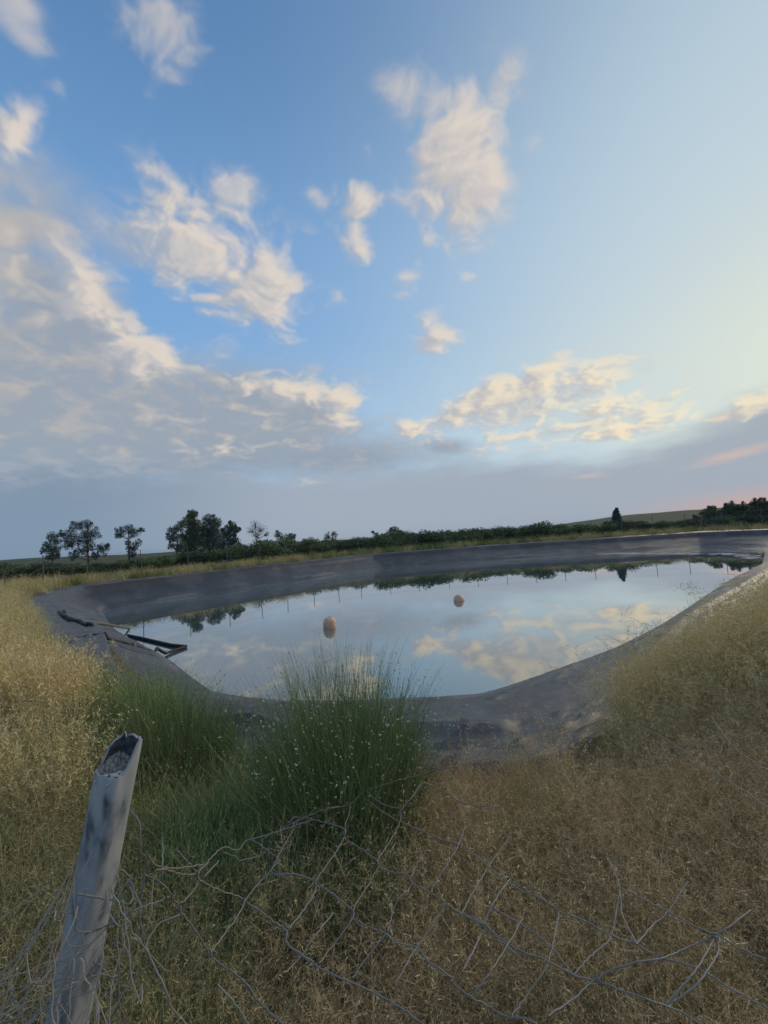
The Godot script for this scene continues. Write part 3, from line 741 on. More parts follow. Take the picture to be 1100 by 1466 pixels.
func _ready() -> void:
	var cam := Camera3D.new(); cam.name = "camera"; cam.position = Vector3(0, 1.6, 0); cam.rotation_degrees = Vector3(3.31, 0, -3.9)
	cam.fov = rad_to_deg(2.0 * atan(733.0 / 640.0)); cam.near = 0.05; cam.far = 6000.0; add_child(cam)
	var e := Environment.new(); e.background_mode = Environment.BG_SKY; e.tonemap_mode = Environment.TONE_MAPPER_LINEAR; e.tonemap_exposure = 1.0
	e.sdfgi_enabled = true; e.ssao_enabled = true; e.ssil_enabled = true
	e.fog_enabled = true; e.fog_density = 0.0002; e.fog_light_color = Color(0.60, 0.68, 0.78)
	var sky := Sky.new(); var pm := PanoramaSkyMaterial.new(); pm.panorama = make_sky(); sky.sky_material = pm; e.sky = sky
	var we := WorldEnvironment.new(); we.environment = e; add_child(we)
	var sun := DirectionalLight3D.new(); sun.name = "sun"; sun.light_energy = 0.40; sun.light_angular_distance = 40.0; sun.light_color = Color(1.0, 0.90, 0.78); sun.shadow_enabled = true
	sun.rotation_degrees = Vector3(-22.0, 128.0, 0); add_child(sun)
	NZ.seed = 1; NZ.frequency = 1.0; NZ.fractal_octaves = 3
	make_materials(); lay_loops()
	build_ground(); build_liner(); build_water()
	var pine := Color(0.052, 0.070, 0.054); var mid := Color(0.070, 0.088, 0.052); var bark := Color(0.13, 0.105, 0.085)
	tree("pine_tree", "p1", pine, 0.62, 0.15, 0.13, bark, "small slim pine, leftmost of the three pines", 1)
	tree("pine_tree", "p2", pine, 0.62, 0.15, 0.2, bark, "widest pine with twin rounded tops and pale bare trunk", 2)
	tree("pine_tree", "p3", pine, 0.62, 0.14, 0.14, bark, "lone flat topped pine right of the twin topped pine", 3)
	tree("broad_tree", "t4", Color(0.072, 0.098, 0.050), 1.0, 0.18, 0.2, bark, "tallest green tree in the middle of the tree clump", 4)
	tree("broad_tree", "t5", Color(0.085, 0.102, 0.082), 0.8, 0.15, 0.12, bark, "pale loose tree at the left end of the tree clump", 5)
	tree("broad_tree", "t6", Color(0.082, 0.100, 0.078), 0.9, 0.17, 0.2, bark, "rounded grey green tree right of the tallest clump tree", 6)
	tree("broad_tree", "t7", pine, 0.9, 0.16, 0.16, bark, "dark low tree at the right end of the tree clump", 7)
	tree("bare_tree", "t8", Color(0.085, 0.085, 0.075), 0.16, 0.12, 0.12, Color(0.165, 0.162, 0.158), "pale nearly bare tree just right of the tree clump", 8)
	tree("broad_tree", "t9", Color(0.088, 0.100, 0.080), 0.7, 0.15, 0.1, bark, "small flat grey green tree right of the bare tree", 9)
	tree("cypress_tree", "cy", Color(0.046, 0.075, 0.058), 2.6, 0.10, 0.08, bark, "narrow pointed dark cypress standing above the hedge", 10, true)
	tree("broad_tree", "r1", mid, 0.9, 0.14, 0.12, bark, "domed bushy tree on the ridge right of the cypress", 11)
	tree("broad_tree", "r2", Color(0.056, 0.076, 0.044), 1.0, 0.15, 0.14, bark, "wide flat dark tree second from the right edge", 12)
	tree("broad_tree", "r3", Color(0.056, 0.074, 0.042), 1.0, 0.15, 0.14, bark, "dark spreading tree at the right edge before pink sky", 13)
	tree("bare_tree", "c1", mid, 0.4, 0.12, 0.08, bark, "thin ragged tree above the hedge left of centre", 14)
	tree("broad_tree", "c2", pine, 0.9, 0.10, 0.06, bark, "tiny twin tipped sapling above the central hedge", 15)
	tree("broad_tree", "c3", mid, 0.9, 0.14, 0.1, bark, "small round tree standing above the central hedge", 16)
	build_hedge()
	build_far_fence()
	build_floats(); build_bank_things()
	broom(Vector3(-0.30, -0.02, -2.3), 1.22, 0.58, 2300, 61, 1500, "large green broom bush with tiny pale flowers before the water")
	broom(Vector3(-1.50, -0.02, -2.95), 0.86, 0.60, 1800, 62, 160, "lower green broom bush behind the leaning post")
	broom(Vector3(-2.15, -0.02, -3.1), 0.78, 0.55, 1300, 63, 60, "small green broom bush among straw grass left of the post")
	build_grass()
	build_post(); build_near_fence()
const WIRES := [
	[-0.585,0.849,-1.180,-0.574,0.727,-1.269,-0.558,0.728,-1.242,-0.535,0.647,-1.312,-0.498,0.568,-1.385,-0.483,0.567,-1.371,-0.426,0.568,-1.329,-0.362,0.559,-1.288,-0.343,0.546,-1.281,-0.332,0.561,-1.234,-0.301,0.573,-1.196,-0.250,0.558,-1.177],
	[-0.597,0.884,-1.049,-0.571,0.847,-1.072,-0.555,0.806,-1.089,-0.563,0.785,-1.106,-0.560,0.737,-1.142,-0.547,0.745,-1.115,-0.525,0.692,-1.133,-0.500,0.616,-1.153,-0.477,0.594,-1.152,-0.421,0.587,-1.121,-0.387,0.574,-1.105,-0.371,0.554,-1.099,-0.328,0.566,-1.055,-0.291,0.585,-1.011,-0.257,0.570,-0.997],
	[-0.629,0.919,-1.015,-0.622,0.897,-1.033,-0.617,0.856,-1.044,-0.590,0.833,-1.024,-0.588,0.806,-1.019,-0.595,0.742,-1.043,-0.582,0.698,-1.047,-0.549,0.660,-1.030,-0.534,0.609,-1.033,-0.516,0.564,-1.049,-0.472,0.557,-1.023],
	[-0.676,0.622,-1.025,-0.637,0.657,-1.017,-0.616,0.674,-1.039,-0.591,0.689,-1.045,-0.575,0.730,-1.024,-0.583,0.749,-1.025,-0.579,0.758,-1.062,-0.562,0.758,-1.081,-0.543,0.750,-1.102],
	[-0.497,0.615,-1.156,-0.492,0.599,-1.219,-0.476,0.592,-1.290,-0.479,0.579,-1.356,-0.478,0.548,-1.450,-0.451,0.547,-1.504,-0.430,0.559,-1.536,-0.440,0.550,-1.572,-0.484,0.538,-1.626,-0.557,0.565,-1.652,-0.560,0.601,-1.544,-0.588,0.628,-1.520,-0.593,0.653,-1.470,-0.575,0.701,-1.353,-0.563,0.738,-1.250],
	[-0.559,0.749,-1.135,-0.548,0.748,-1.158,-0.558,0.723,-1.236,-0.570,0.711,-1.270],
	[-0.579,0.880,-1.059,-0.564,0.875,-1.073,-0.569,0.797,-1.167,-0.574,0.719,-1.273],
	[-0.585,0.920,-1.114,-0.580,0.895,-1.105,-0.565,0.876,-1.074,-0.569,0.850,-1.076],
	[-0.575,0.943,-1.027,-0.576,0.906,-1.052,-0.581,0.861,-1.100,-0.572,0.806,-1.174,-0.570,0.726,-1.302],
	[-0.586,0.639,-1.482,-0.561,0.590,-1.526,-0.541,0.593,-1.505,-0.507,0.558,-1.572],
	[-0.567,0.697,-1.293,-0.569,0.664,-1.406],
	[-0.444,0.550,-1.503,-0.435,0.559,-1.554,-0.426,0.544,-1.670,-0.415,0.536,-1.768,-0.417,0.548,-1.795,-0.433,0.551,-1.786,-0.442,0.538,-1.773],
	[-0.438,0.545,-1.501,-0.371,0.561,-1.478,-0.334,0.554,-1.475,-0.298,0.541,-1.466],
	[-0.551,0.563,-1.654,-0.475,0.553,-1.702,-0.403,0.539,-1.761,-0.349,0.538,-1.787],
	[-0.456,0.606,-1.084,-0.430,0.581,-1.083,-0.397,0.556,-1.070,-0.371,0.571,-1.030,-0.341,0.586,-0.988],
	[-0.337,0.565,-1.259,-0.327,0.546,-1.316,-0.285,0.551,-1.393],
	[-0.735,0.766,-1.045,-0.671,0.794,-1.026,-0.623,0.822,-1.016,-0.598,0.819,-1.039,-0.568,0.783,-1.115],
	[-0.703,0.707,-1.020,-0.671,0.700,-1.020,-0.660,0.675,-1.043,-0.635,0.691,-1.036,-0.611,0.728,-1.016,-0.632,0.758,-1.027,-0.644,0.776,-1.045],
	[-0.670,0.649,-1.017,-0.658,0.661,-1.024,-0.668,0.654,-1.044,-0.678,0.698,-1.032,-0.691,0.734,-1.015],
	[-0.657,0.765,-1.045,-0.642,0.725,-1.025,-0.639,0.644,-1.016,-0.643,0.599,-1.038,-0.647,0.549,-1.041],
	[-0.706,0.576,-1.030,-0.690,0.576,-1.045,-0.656,0.616,-1.026,-0.637,0.644,-1.016],
	[-0.726,0.867,-1.024,-0.681,0.840,-1.044,-0.649,0.843,-1.033,-0.609,0.846,-1.015,-0.610,0.846,-1.031,-0.629,0.877,-1.045],
	[-0.615,1.025,-1.045,-0.587,1.001,-1.027,-0.583,0.953,-1.019,-0.588,0.908,-1.049,-0.601,0.836,-1.042],
	[-0.473,0.536,-1.740,-0.411,0.548,-1.767,-0.316,0.550,-1.822,-0.221,0.537,-1.871,-0.167,0.535,-1.963,-0.119,0.547,-1.961,-0.033,0.543,-2.009,0.067,0.532,-2.064,0.150,0.537,-2.091,0.220,0.546,-2.083,0.320,0.538,-2.137,0.476,0.530,-2.184],
	[-0.441,0.552,-1.751,-0.423,0.538,-1.806,-0.365,0.538,-1.791,-0.243,0.553,-1.708,-0.218,0.550,-1.680,-0.224,0.538,-1.669,-0.163,0.547,-1.598,-0.099,0.560,-1.509,-0.093,0.550,-1.499,-0.051,0.541,-1.483,-0.002,0.556,-1.444,0.010,0.563,-1.402,0.060,0.548,-1.384,0.101,0.547,-1.341,0.136,0.567,-1.276,0.173,0.565,-1.254,0.194,0.548,-1.246,0.224,0.557,-1.200,0.258,0.577,-1.122],
	[-0.412,0.555,-1.487,-0.359,0.560,-1.475,-0.302,0.546,-1.467,-0.263,0.545,-1.433,-0.192,0.564,-1.348,-0.165,0.562,-1.321,-0.165,0.546,-1.315,-0.119,0.555,-1.273,-0.070,0.572,-1.228,-0.048,0.561,-1.213,0.008,0.548,-1.208,0.028,0.566,-1.157,0.062,0.577,-1.114,0.086,0.559,-1.113],
	[-0.366,0.554,-1.297,-0.334,0.571,-1.254,-0.333,0.560,-1.232,-0.288,0.548,-1.208,-0.233,0.566,-1.153,-0.185,0.577,-1.115,-0.112,0.560,-1.097,-0.031,0.557,-1.051,0.031,0.583,-0.974],
	[-0.331,0.570,-1.264,-0.307,0.555,-1.342,-0.286,0.542,-1.430,-0.288,0.555,-1.448,-0.259,0.559,-1.515,-0.223,0.542,-1.657,-0.223,0.538,-1.750,-0.211,0.550,-1.797,-0.218,0.547,-1.853],
	[-0.236,0.560,-1.171,-0.211,0.548,-1.231,-0.162,0.562,-1.292,-0.161,0.566,-1.324,-0.126,0.546,-1.429,-0.097,0.544,-1.513,-0.100,0.558,-1.511,-0.056,0.552,-1.613,-0.018,0.536,-1.744,-0.011,0.542,-1.803,0.037,0.550,-1.871,0.091,0.540,-1.982,0.168,0.533,-1.918,0.233,0.546,-1.811,0.328,0.552,-1.768],
	[-0.146,0.548,-1.928,-0.117,0.545,-1.884,-0.081,0.534,-1.860,-0.015,0.543,-1.808],
	[-0.164,0.535,-1.914,-0.080,0.550,-1.782,-0.006,0.551,-1.706,0.057,0.538,-1.682,0.114,0.544,-1.619,0.189,0.559,-1.551,0.230,0.552,-1.500,0.272,0.542,-1.444,0.327,0.557,-1.350],
	[-0.065,0.553,-1.254,-0.053,0.547,-1.323,-0.032,0.563,-1.348,0.003,0.560,-1.398,0.013,0.542,-1.475,0.046,0.546,-1.536],
	[0.108,0.575,-1.108,0.144,0.570,-1.161,0.181,0.549,-1.240,0.188,0.554,-1.259,0.235,0.568,-1.312,0.304,0.555,-1.405],
	[-0.317,0.572,-1.138,-0.305,0.551,-1.179,-0.286,0.556,-1.200,-0.253,0.570,-1.247,-0.221,0.559,-1.316],
	[-0.151,0.552,-1.135,-0.115,0.559,-1.183,-0.070,0.572,-1.228],
	[-0.049,0.574,-1.088,-0.024,0.573,-1.132,0.008,0.551,-1.205,0.055,0.552,-1.266,0.099,0.567,-1.317],
	[0.061,0.543,-1.390,0.106,0.556,-1.453,0.166,0.558,-1.549,0.219,0.541,-1.686],
	[0.135,0.569,-1.273,0.191,0.556,-1.375,0.272,0.540,-1.502,0.357,0.549,-1.598],
	[0.117,0.568,-1.291,0.180,0.562,-1.257,0.240,0.549,-1.200,0.272,0.563,-1.158,0.314,0.578,-1.116,0.365,0.562,-1.095,0.414,0.554,-1.087,0.455,0.576,-1.039,0.500,0.582,-1.008,0.556,0.561,-1.003,0.585,0.565,-0.960],
	[0.406,0.546,-1.290,0.456,0.558,-1.240,0.492,0.575,-1.175,0.549,0.561,-1.163,0.588,0.551,-1.137,0.642,0.572,-1.082,0.680,0.582,-1.020,0.716,0.562,-1.015,0.750,0.562,-0.984],
	[0.270,0.586,-0.991,0.344,0.563,-1.044,0.416,0.554,-1.093,0.480,0.574,-1.098,0.573,0.575,-1.108,0.651,0.553,-1.149,0.721,0.556,-1.167,0.787,0.573,-1.178,0.889,0.563,-1.234],
	[0.086,0.577,-1.079,0.119,0.577,-1.048,0.161,0.556,-1.045,0.185,0.565,-1.014,0.221,0.586,-0.988,0.267,0.575,-0.969],
	[0.111,0.576,-1.112,0.148,0.568,-1.169,0.187,0.548,-1.256,0.223,0.554,-1.309],
	[0.595,0.567,-1.331,0.653,0.553,-1.294,0.689,0.548,-1.265,0.712,0.568,-1.194,0.747,0.572,-1.162,0.785,0.554,-1.142,0.820,0.558,-1.109],
	[0.550,0.562,-1.023,0.622,0.581,-1.044,0.709,0.569,-1.112,0.767,0.549,-1.184],
	[1.187,0.539,-2.527,1.274,0.536,-2.305,1.301,0.531,-2.131,1.289,0.543,-1.930,1.289,0.552,-1.764,1.307,0.543,-1.637],
	[1.664,0.539,-2.445,1.531,0.533,-2.120,1.510,0.535,-1.939,1.492,0.549,-1.847],
	[0.224,0.550,-1.315,0.298,0.550,-1.244,0.332,0.572,-1.166,0.361,0.574,-1.083],
	[0.621,0.562,-1.450,0.605,0.550,-1.354,0.564,0.549,-1.260,0.543,0.572,-1.150],
	[0.305,0.546,-1.407,0.361,0.566,-1.312,0.399,0.564,-1.268],
	[0.120,0.564,-1.061,0.172,0.579,-1.097,0.237,0.562,-1.185,0.300,0.546,-1.275],
	[0.198,0.559,-1.019,0.250,0.560,-1.066,0.315,0.577,-1.117,0.400,0.562,-1.271],
	[0.359,0.579,-1.078,0.428,0.569,-1.136,0.505,0.549,-1.204,0.603,0.554,-1.348],
	[0.530,0.556,-1.021,0.575,0.573,-1.040,0.637,0.579,-1.074,0.759,0.555,-1.181],
	[0.541,0.574,-1.148,0.627,0.553,-1.224,0.688,0.550,-1.262,0.795,0.564,-1.338]]
const KNOTS := [[-0.481,0.572,-1.365], [-0.495,0.623,-1.142], [-0.564,0.722,-1.255], [-0.336,0.559,-1.254], [-0.552,0.742,-1.126], [-0.562,0.791,-1.104], [-0.436,0.551,-1.496], [-0.389,0.568,-1.111], [-0.222,0.546,-1.674], [-0.096,0.550,-1.511], [-0.014,0.544,-1.800], [-0.165,0.557,-1.317], [-0.289,0.552,-1.450], [0.005,0.553,-1.433], [-0.156,0.541,-1.943], [-0.337,0.559,-1.261], [0.184,0.559,-1.247], [-0.062,0.560,-1.232], [0.410,0.567,-1.077], [0.580,0.565,-1.121], [0.740,0.562,-1.169]]
const TREES := {
	"p1": [-46.30,-62.0, -0.08,5.05,0.72, 0.21,4.18,0.76, -0.96,3.84,0.59, -1.19,3.07,0.47, -0.24,3.05,0.76, 0.93,3.18,0.68, 0.16,2.29,0.76, -0.48,2.12,0.42, 1.12,2.33,0.38],
	"p2": [-40.08,-60.0, -1.23,6.03,0.82, 0.35,6.13,0.82, 1.14,4.84,0.98, -2.46,4.88,1.02, -3.07,5.02,0.53, -0.52,4.44,1.13, -2.90,3.48,0.74, -1.96,2.09,0.61, 1.69,2.76,0.94, 0.37,3.36,0.82, -1.08,2.64,0.74, 0.94,1.89,0.57, -1.45,3.99,0.82, 2.42,3.12,0.37],
	"p3": [-36.75,-64.0, -0.06,5.44,0.83, -0.96,4.91,0.83, 0.90,4.78,0.92, 1.64,5.17,0.44, -0.35,3.49,0.44, 0.91,3.25,0.65, 0.82,2.60,0.48, -0.16,2.78,0.48, 0.15,1.99,0.65, 0.67,1.52,0.44, -1.41,4.50,0.48],
	"t4": [-28.45,-66.0, 0.41,7.05,0.77, -0.16,5.91,1.17, 0.70,4.83,1.35, -0.71,3.69,1.49, 0.49,2.71,1.58, -0.99,2.25,1.13],
	"t5": [-29.08,-62.0, -0.38,4.66,0.72, 0.48,5.02,0.76, -0.74,3.73,0.63, 0.11,3.67,0.72, -0.47,2.55,0.55, 0.80,2.57,0.72, 0.25,1.97,0.51],
	"t6": [-25.92,-67.0, -0.25,6.12,0.96, 0.76,5.48,1.01, -0.55,4.54,1.42, 0.67,3.65,1.46, -0.97,2.85,1.37, 0.26,2.08,1.28],
	"t7": [-20.91,-60.0, 0.34,4.63,0.70, -0.35,3.86,0.82, 0.99,4.03,0.57, -0.19,2.82,1.06, -0.94,2.16,0.74, 0.71,2.46,0.90, 1.19,1.71,0.70, 2.00,1.55,0.53],
	"t8": [-20.79,-72.0, -0.04,5.22,0.98, 0.83,4.43,1.03, -0.90,4.30,0.88, 0.29,3.48,1.08, 1.64,3.51,0.54],
	"t9": [-16.13,-70.0, -0.55,3.20,0.72, 0.57,2.65,0.86, 1.58,2.82,0.62, -0.30,2.11,0.86, 1.12,1.90,0.72],
	"cy": [29.35,-57.0, 0.27,3.29,0.19, 0.20,2.86,0.35, 0.10,2.36,0.51, 0.12,1.84,0.66, 0.11,1.31,0.70, 0.11,0.87,0.70],
	"r1": [43.48,-60.0, 0.10,2.56,0.53, -0.71,2.05,0.75, 0.40,1.89,0.86, -0.62,1.11,0.94, 0.66,0.83,0.94, -1.53,1.36,0.56],
	"r2": [44.91,-58.0, -0.60,2.47,0.65, 0.49,2.49,0.80, 1.39,2.47,0.65, -1.19,2.15,0.54, 0.02,1.61,1.09, 1.09,1.45,1.09, 0.26,0.51,1.09, -0.96,0.95,0.91],
	"r3": [46.66,-56.0, 0.20,2.87,0.59, 0.97,2.73,0.70, 1.55,2.42,0.70, -0.27,1.85,0.80, 0.57,1.53,1.05, 1.22,1.13,1.05, 0.10,0.51,1.05, -0.90,0.93,0.70],
	"c1": [-8.28,-66.0, -0.12,2.48,0.59, 0.68,2.77,0.54, -0.61,1.84,0.59, 0.52,1.88,0.68],
	"c2": [-1.55,-66.0, 0.22,2.23,0.32, -0.31,2.60,0.27, 0.07,1.56,0.45],
	"c3": [1.21,-64.0, 0.16,2.68,0.65, -0.53,2.18,0.74, 0.88,2.09,0.65, 0.18,1.48,0.87],
}
const HEDGE := [-0.926,0.0036, -0.864,-0.0006, -0.770,-0.0039, -0.692,-0.0107, -0.630,-0.0103, -0.551,-0.0078, -0.489,-0.0027, -0.395,-0.0013, -0.316,0.0058, -0.238,0.0129, -0.191,0.0082, -0.128,0.0102, -0.082,0.0039, -0.019,0.0105, 0.021,0.0188, 0.075,0.0057, 0.137,0.0093, 0.200,0.0113, 0.231,0.0045, 0.262,0.0070, 0.325,0.0090, 0.387,0.0048, 0.434,0.0031, 0.481,0.0046, 0.543,0.0004, 0.590,0.0003, 0.637,-0.0029, 0.700,0.0007, 0.747,0.0006, 0.794,0.0005, 0.856,0.0040, 0.935,0.0050]
const CLOUDS := [
	[-20.0,32.0,0.089,-0.058,-0.086,-0.181,0.95,0,9.5], [-13.4,30.2,0.153,-0.141,-0.132,-0.175,1.00,0,5.0], [-24.3,34.3,0.195,-0.095,-0.069,-0.267,0.75,0,4.8], [-16.7,38.8,0.315,-0.211,-0.139,-0.368,0.55,1,3.0],
	[-24.8,38.5,0.441,-0.352,-0.303,-0.540,0.45,1,1.9], [-28.1,32.4,0.210,-0.061,-0.018,-0.349,0.60,2,4.8], [-15.3,26.9,0.184,-0.061,-0.101,-0.503,0.60,1,5.2], [-20.3,27.2,0.233,-0.052,-0.041,-0.577,0.50,1,4.2],
	[-35.3,24.7,0.114,-0.058,-0.089,-0.174,1.10,2,7.8], [-28.8,23.1,0.198,-0.123,-0.172,-0.272,1.05,0,4.3], [-34.0,27.5,0.234,-0.146,-0.250,-0.385,0.90,0,3.6], [-38.4,19.6,0.100,-0.016,-0.005,-0.136,1.00,2,10.0],
	[-39.3,30.9,0.236,-0.104,-0.073,-0.220,0.70,2,4.4], [-25.2,21.7,0.501,-0.185,-0.258,-0.902,0.60,0,1.9], [-37.3,14.4,0.069,-0.001,0.017,-0.161,0.90,2,14.6], [-24.7,15.3,0.077,-0.003,0.010,-0.213,0.75,2,13.0],
	[-33.1,25.8,0.132,-0.079,-0.157,-0.255,0.75,1,6.5], [-36.5,25.1,0.180,-0.083,-0.121,-0.272,0.50,1,5.1], [-28.4,33.2,0.155,-0.057,-0.039,-0.282,0.60,1,6.3], [-18.5,15.5,0.085,-0.004,0.011,-0.559,0.34,1,11.8],
	[-24.1,48.8,0.337,-0.088,0.047,-0.321,0.72,1,3.8], [-21.1,50.1,0.349,0.168,0.206,-0.403,0.60,1,2.6], [-25.1,45.6,0.356,-0.121,0.027,-0.473,0.66,1,3.1], [-37.7,44.4,0.329,-0.288,-0.455,-0.480,0.60,1,2.3],
	[-38.9,45.7,0.608,-0.373,-0.171,-0.547,0.55,1,1.9], [-39.5,38.3,0.517,-0.390,-0.240,-0.275,0.85,0,2.7], [-35.1,42.7,0.625,-0.656,-1.007,-0.761,0.40,1,1.1], [12.8,40.0,0.183,-0.052,-0.056,-0.174,1.10,0,5.5],
	[16.5,37.9,0.321,-0.032,-0.069,-0.285,0.80,0,3.6], [9.7,41.3,0.360,-0.035,-0.061,-0.363,0.75,0,2.8], [6.7,46.2,0.253,-0.205,-0.258,-0.522,0.50,1,3.2], [19.0,44.4,0.433,-0.292,-0.249,-0.416,0.62,1,2.1],
	[22.3,39.8,0.523,-0.057,-0.186,-0.577,0.62,1,2.0], [13.1,35.5,0.206,-0.182,-0.238,-0.329,0.80,0,3.7], [8.2,34.9,0.672,0.076,0.005,-0.516,0.60,0,2.0], [11.9,43.6,0.183,-0.117,-0.195,-0.396,0.70,1,4.7],
	[-0.4,38.1,0.460,-0.191,-0.120,-0.435,0.80,0,2.3], [-0.8,34.6,0.507,0.230,0.115,-0.340,0.85,0,2.8], [1.2,41.8,0.711,0.096,0.040,-0.566,0.45,1,1.8], [-5.9,38.5,0.486,-0.526,-0.628,-0.869,0.38,1,1.4],
	[5.1,30.3,0.449,-0.037,-0.068,-0.641,0.85,0,2.2], [6.8,32.1,0.712,-0.061,-0.090,-0.729,0.45,1,1.4], [8.4,24.4,0.408,0.042,0.015,-0.379,1.15,0,2.7], [12.8,30.1,0.722,-0.065,-0.180,-1.022,0.55,1,1.4],
	[-5.5,28.7,0.390,0.219,0.336,-0.684,0.42,1,2.2], [13.5,26.0,1.265,-0.110,-0.228,-1.344,0.40,1,0.8], [-20.6,21.7,0.328,0.042,0.270,-1.092,0.45,1,3.1], [-12.5,17.2,0.099,-0.023,-0.053,-0.295,0.90,2,9.8],
	[-9.7,18.8,0.124,-0.025,-0.075,-0.498,0.95,0,7.9], [-4.5,16.6,0.381,-0.169,-0.148,-0.361,0.85,0,2.6], [-2.2,17.8,0.433,-0.109,-0.330,-1.447,0.50,1,2.2], [-10.1,13.8,0.107,-0.006,-0.008,-0.293,0.60,2,9.4],
	[-9.5,7.7,0.384,-0.022,-0.066,-1.422,0.55,0,2.6], [-17.0,12.2,0.103,0.000,0.041,-0.854,0.34,0,9.7], [5.3,14.0,0.277,0.079,0.209,-0.798,0.85,0,3.5], [9.8,15.1,0.206,0.065,0.143,-0.513,0.95,0,4.6],
	[15.6,16.4,0.201,0.060,0.112,-0.449,1.00,0,4.8], [20.7,17.3,0.219,0.036,0.044,-0.479,1.00,0,4.5], [25.3,16.4,0.256,0.027,0.012,-0.586,0.90,0,3.9], [23.2,19.4,0.570,0.139,0.223,-1.410,0.60,1,1.7],
	[19.1,13.9,0.141,0.021,0.047,-0.464,0.60,1,7.0], [26.1,13.1,0.176,0.012,0.003,-0.579,0.72,0,5.7], [31.5,10.9,0.194,0.006,-0.022,-0.664,0.75,0,5.2], [28.0,9.7,0.240,-0.002,-0.072,-1.065,0.66,0,4.2],
	[15.5,9.7,0.200,-0.016,-0.098,-0.835,0.62,0,5.0], [8.6,10.9,0.209,-0.016,-0.062,-0.637,0.70,2,4.8], [34.8,11.0,0.556,0.047,0.066,-1.715,0.55,0,1.8], [40.2,10.5,0.415,0.103,0.264,-0.779,0.85,0,2.4],
	[38.2,9.9,0.450,0.071,0.279,-1.562,0.70,0,2.2], [42.0,10.7,0.667,-0.061,-0.151,-0.581,0.80,0,1.8], [22.5,15.4,0.089,0.010,0.011,-0.261,0.85,1,11.2], [29.6,11.7,0.124,0.004,-0.014,-0.408,0.82,1,8.1],
	[14.2,14.6,0.131,0.035,0.077,-0.340,0.75,1,7.4], [17.3,11.5,0.137,0.000,-0.025,-0.596,0.60,1,7.3], [10.5,12.9,0.167,0.010,0.022,-0.729,0.60,1,6.0], [-24.9,12.1,0.040,-0.002,0.005,-0.210,1.00,2,24.8],
	[-5.8,10.6,0.060,-0.004,-0.013,-0.271,0.85,2,16.7], [-37.4,8.1,0.059,-0.001,0.006,-0.282,0.90,2,16.9], [-37.5,33.1,0.142,-0.045,-0.012,-0.190,0.62,2,7.2], [-23.9,18.4,0.053,-0.002,0.015,-0.218,0.80,2,18.9],
	[38.4,6.0,0.226,0.023,0.183,-1.285,0.75,3,4.4], [25.4,5.5,0.304,-0.012,-0.130,-2.061,0.60,3,3.3], [13.7,9.5,0.237,-0.019,-0.160,-1.449,0.40,3,4.2]]
const SW := 2560
const SH := 1280
func smooth01(a: float, b: float, x: float) -> float:
	var t := clampf((x - a) / (b - a), 0.0, 1.0)
	return t * t * (3.0 - 2.0 * t)
func lin(r: float, g: float, b: float) -> Vector3:
	var c := Color(r / 255.0, g / 255.0, b / 255.0).srgb_to_linear()
	return Vector3(c.r, c.g, c.b)
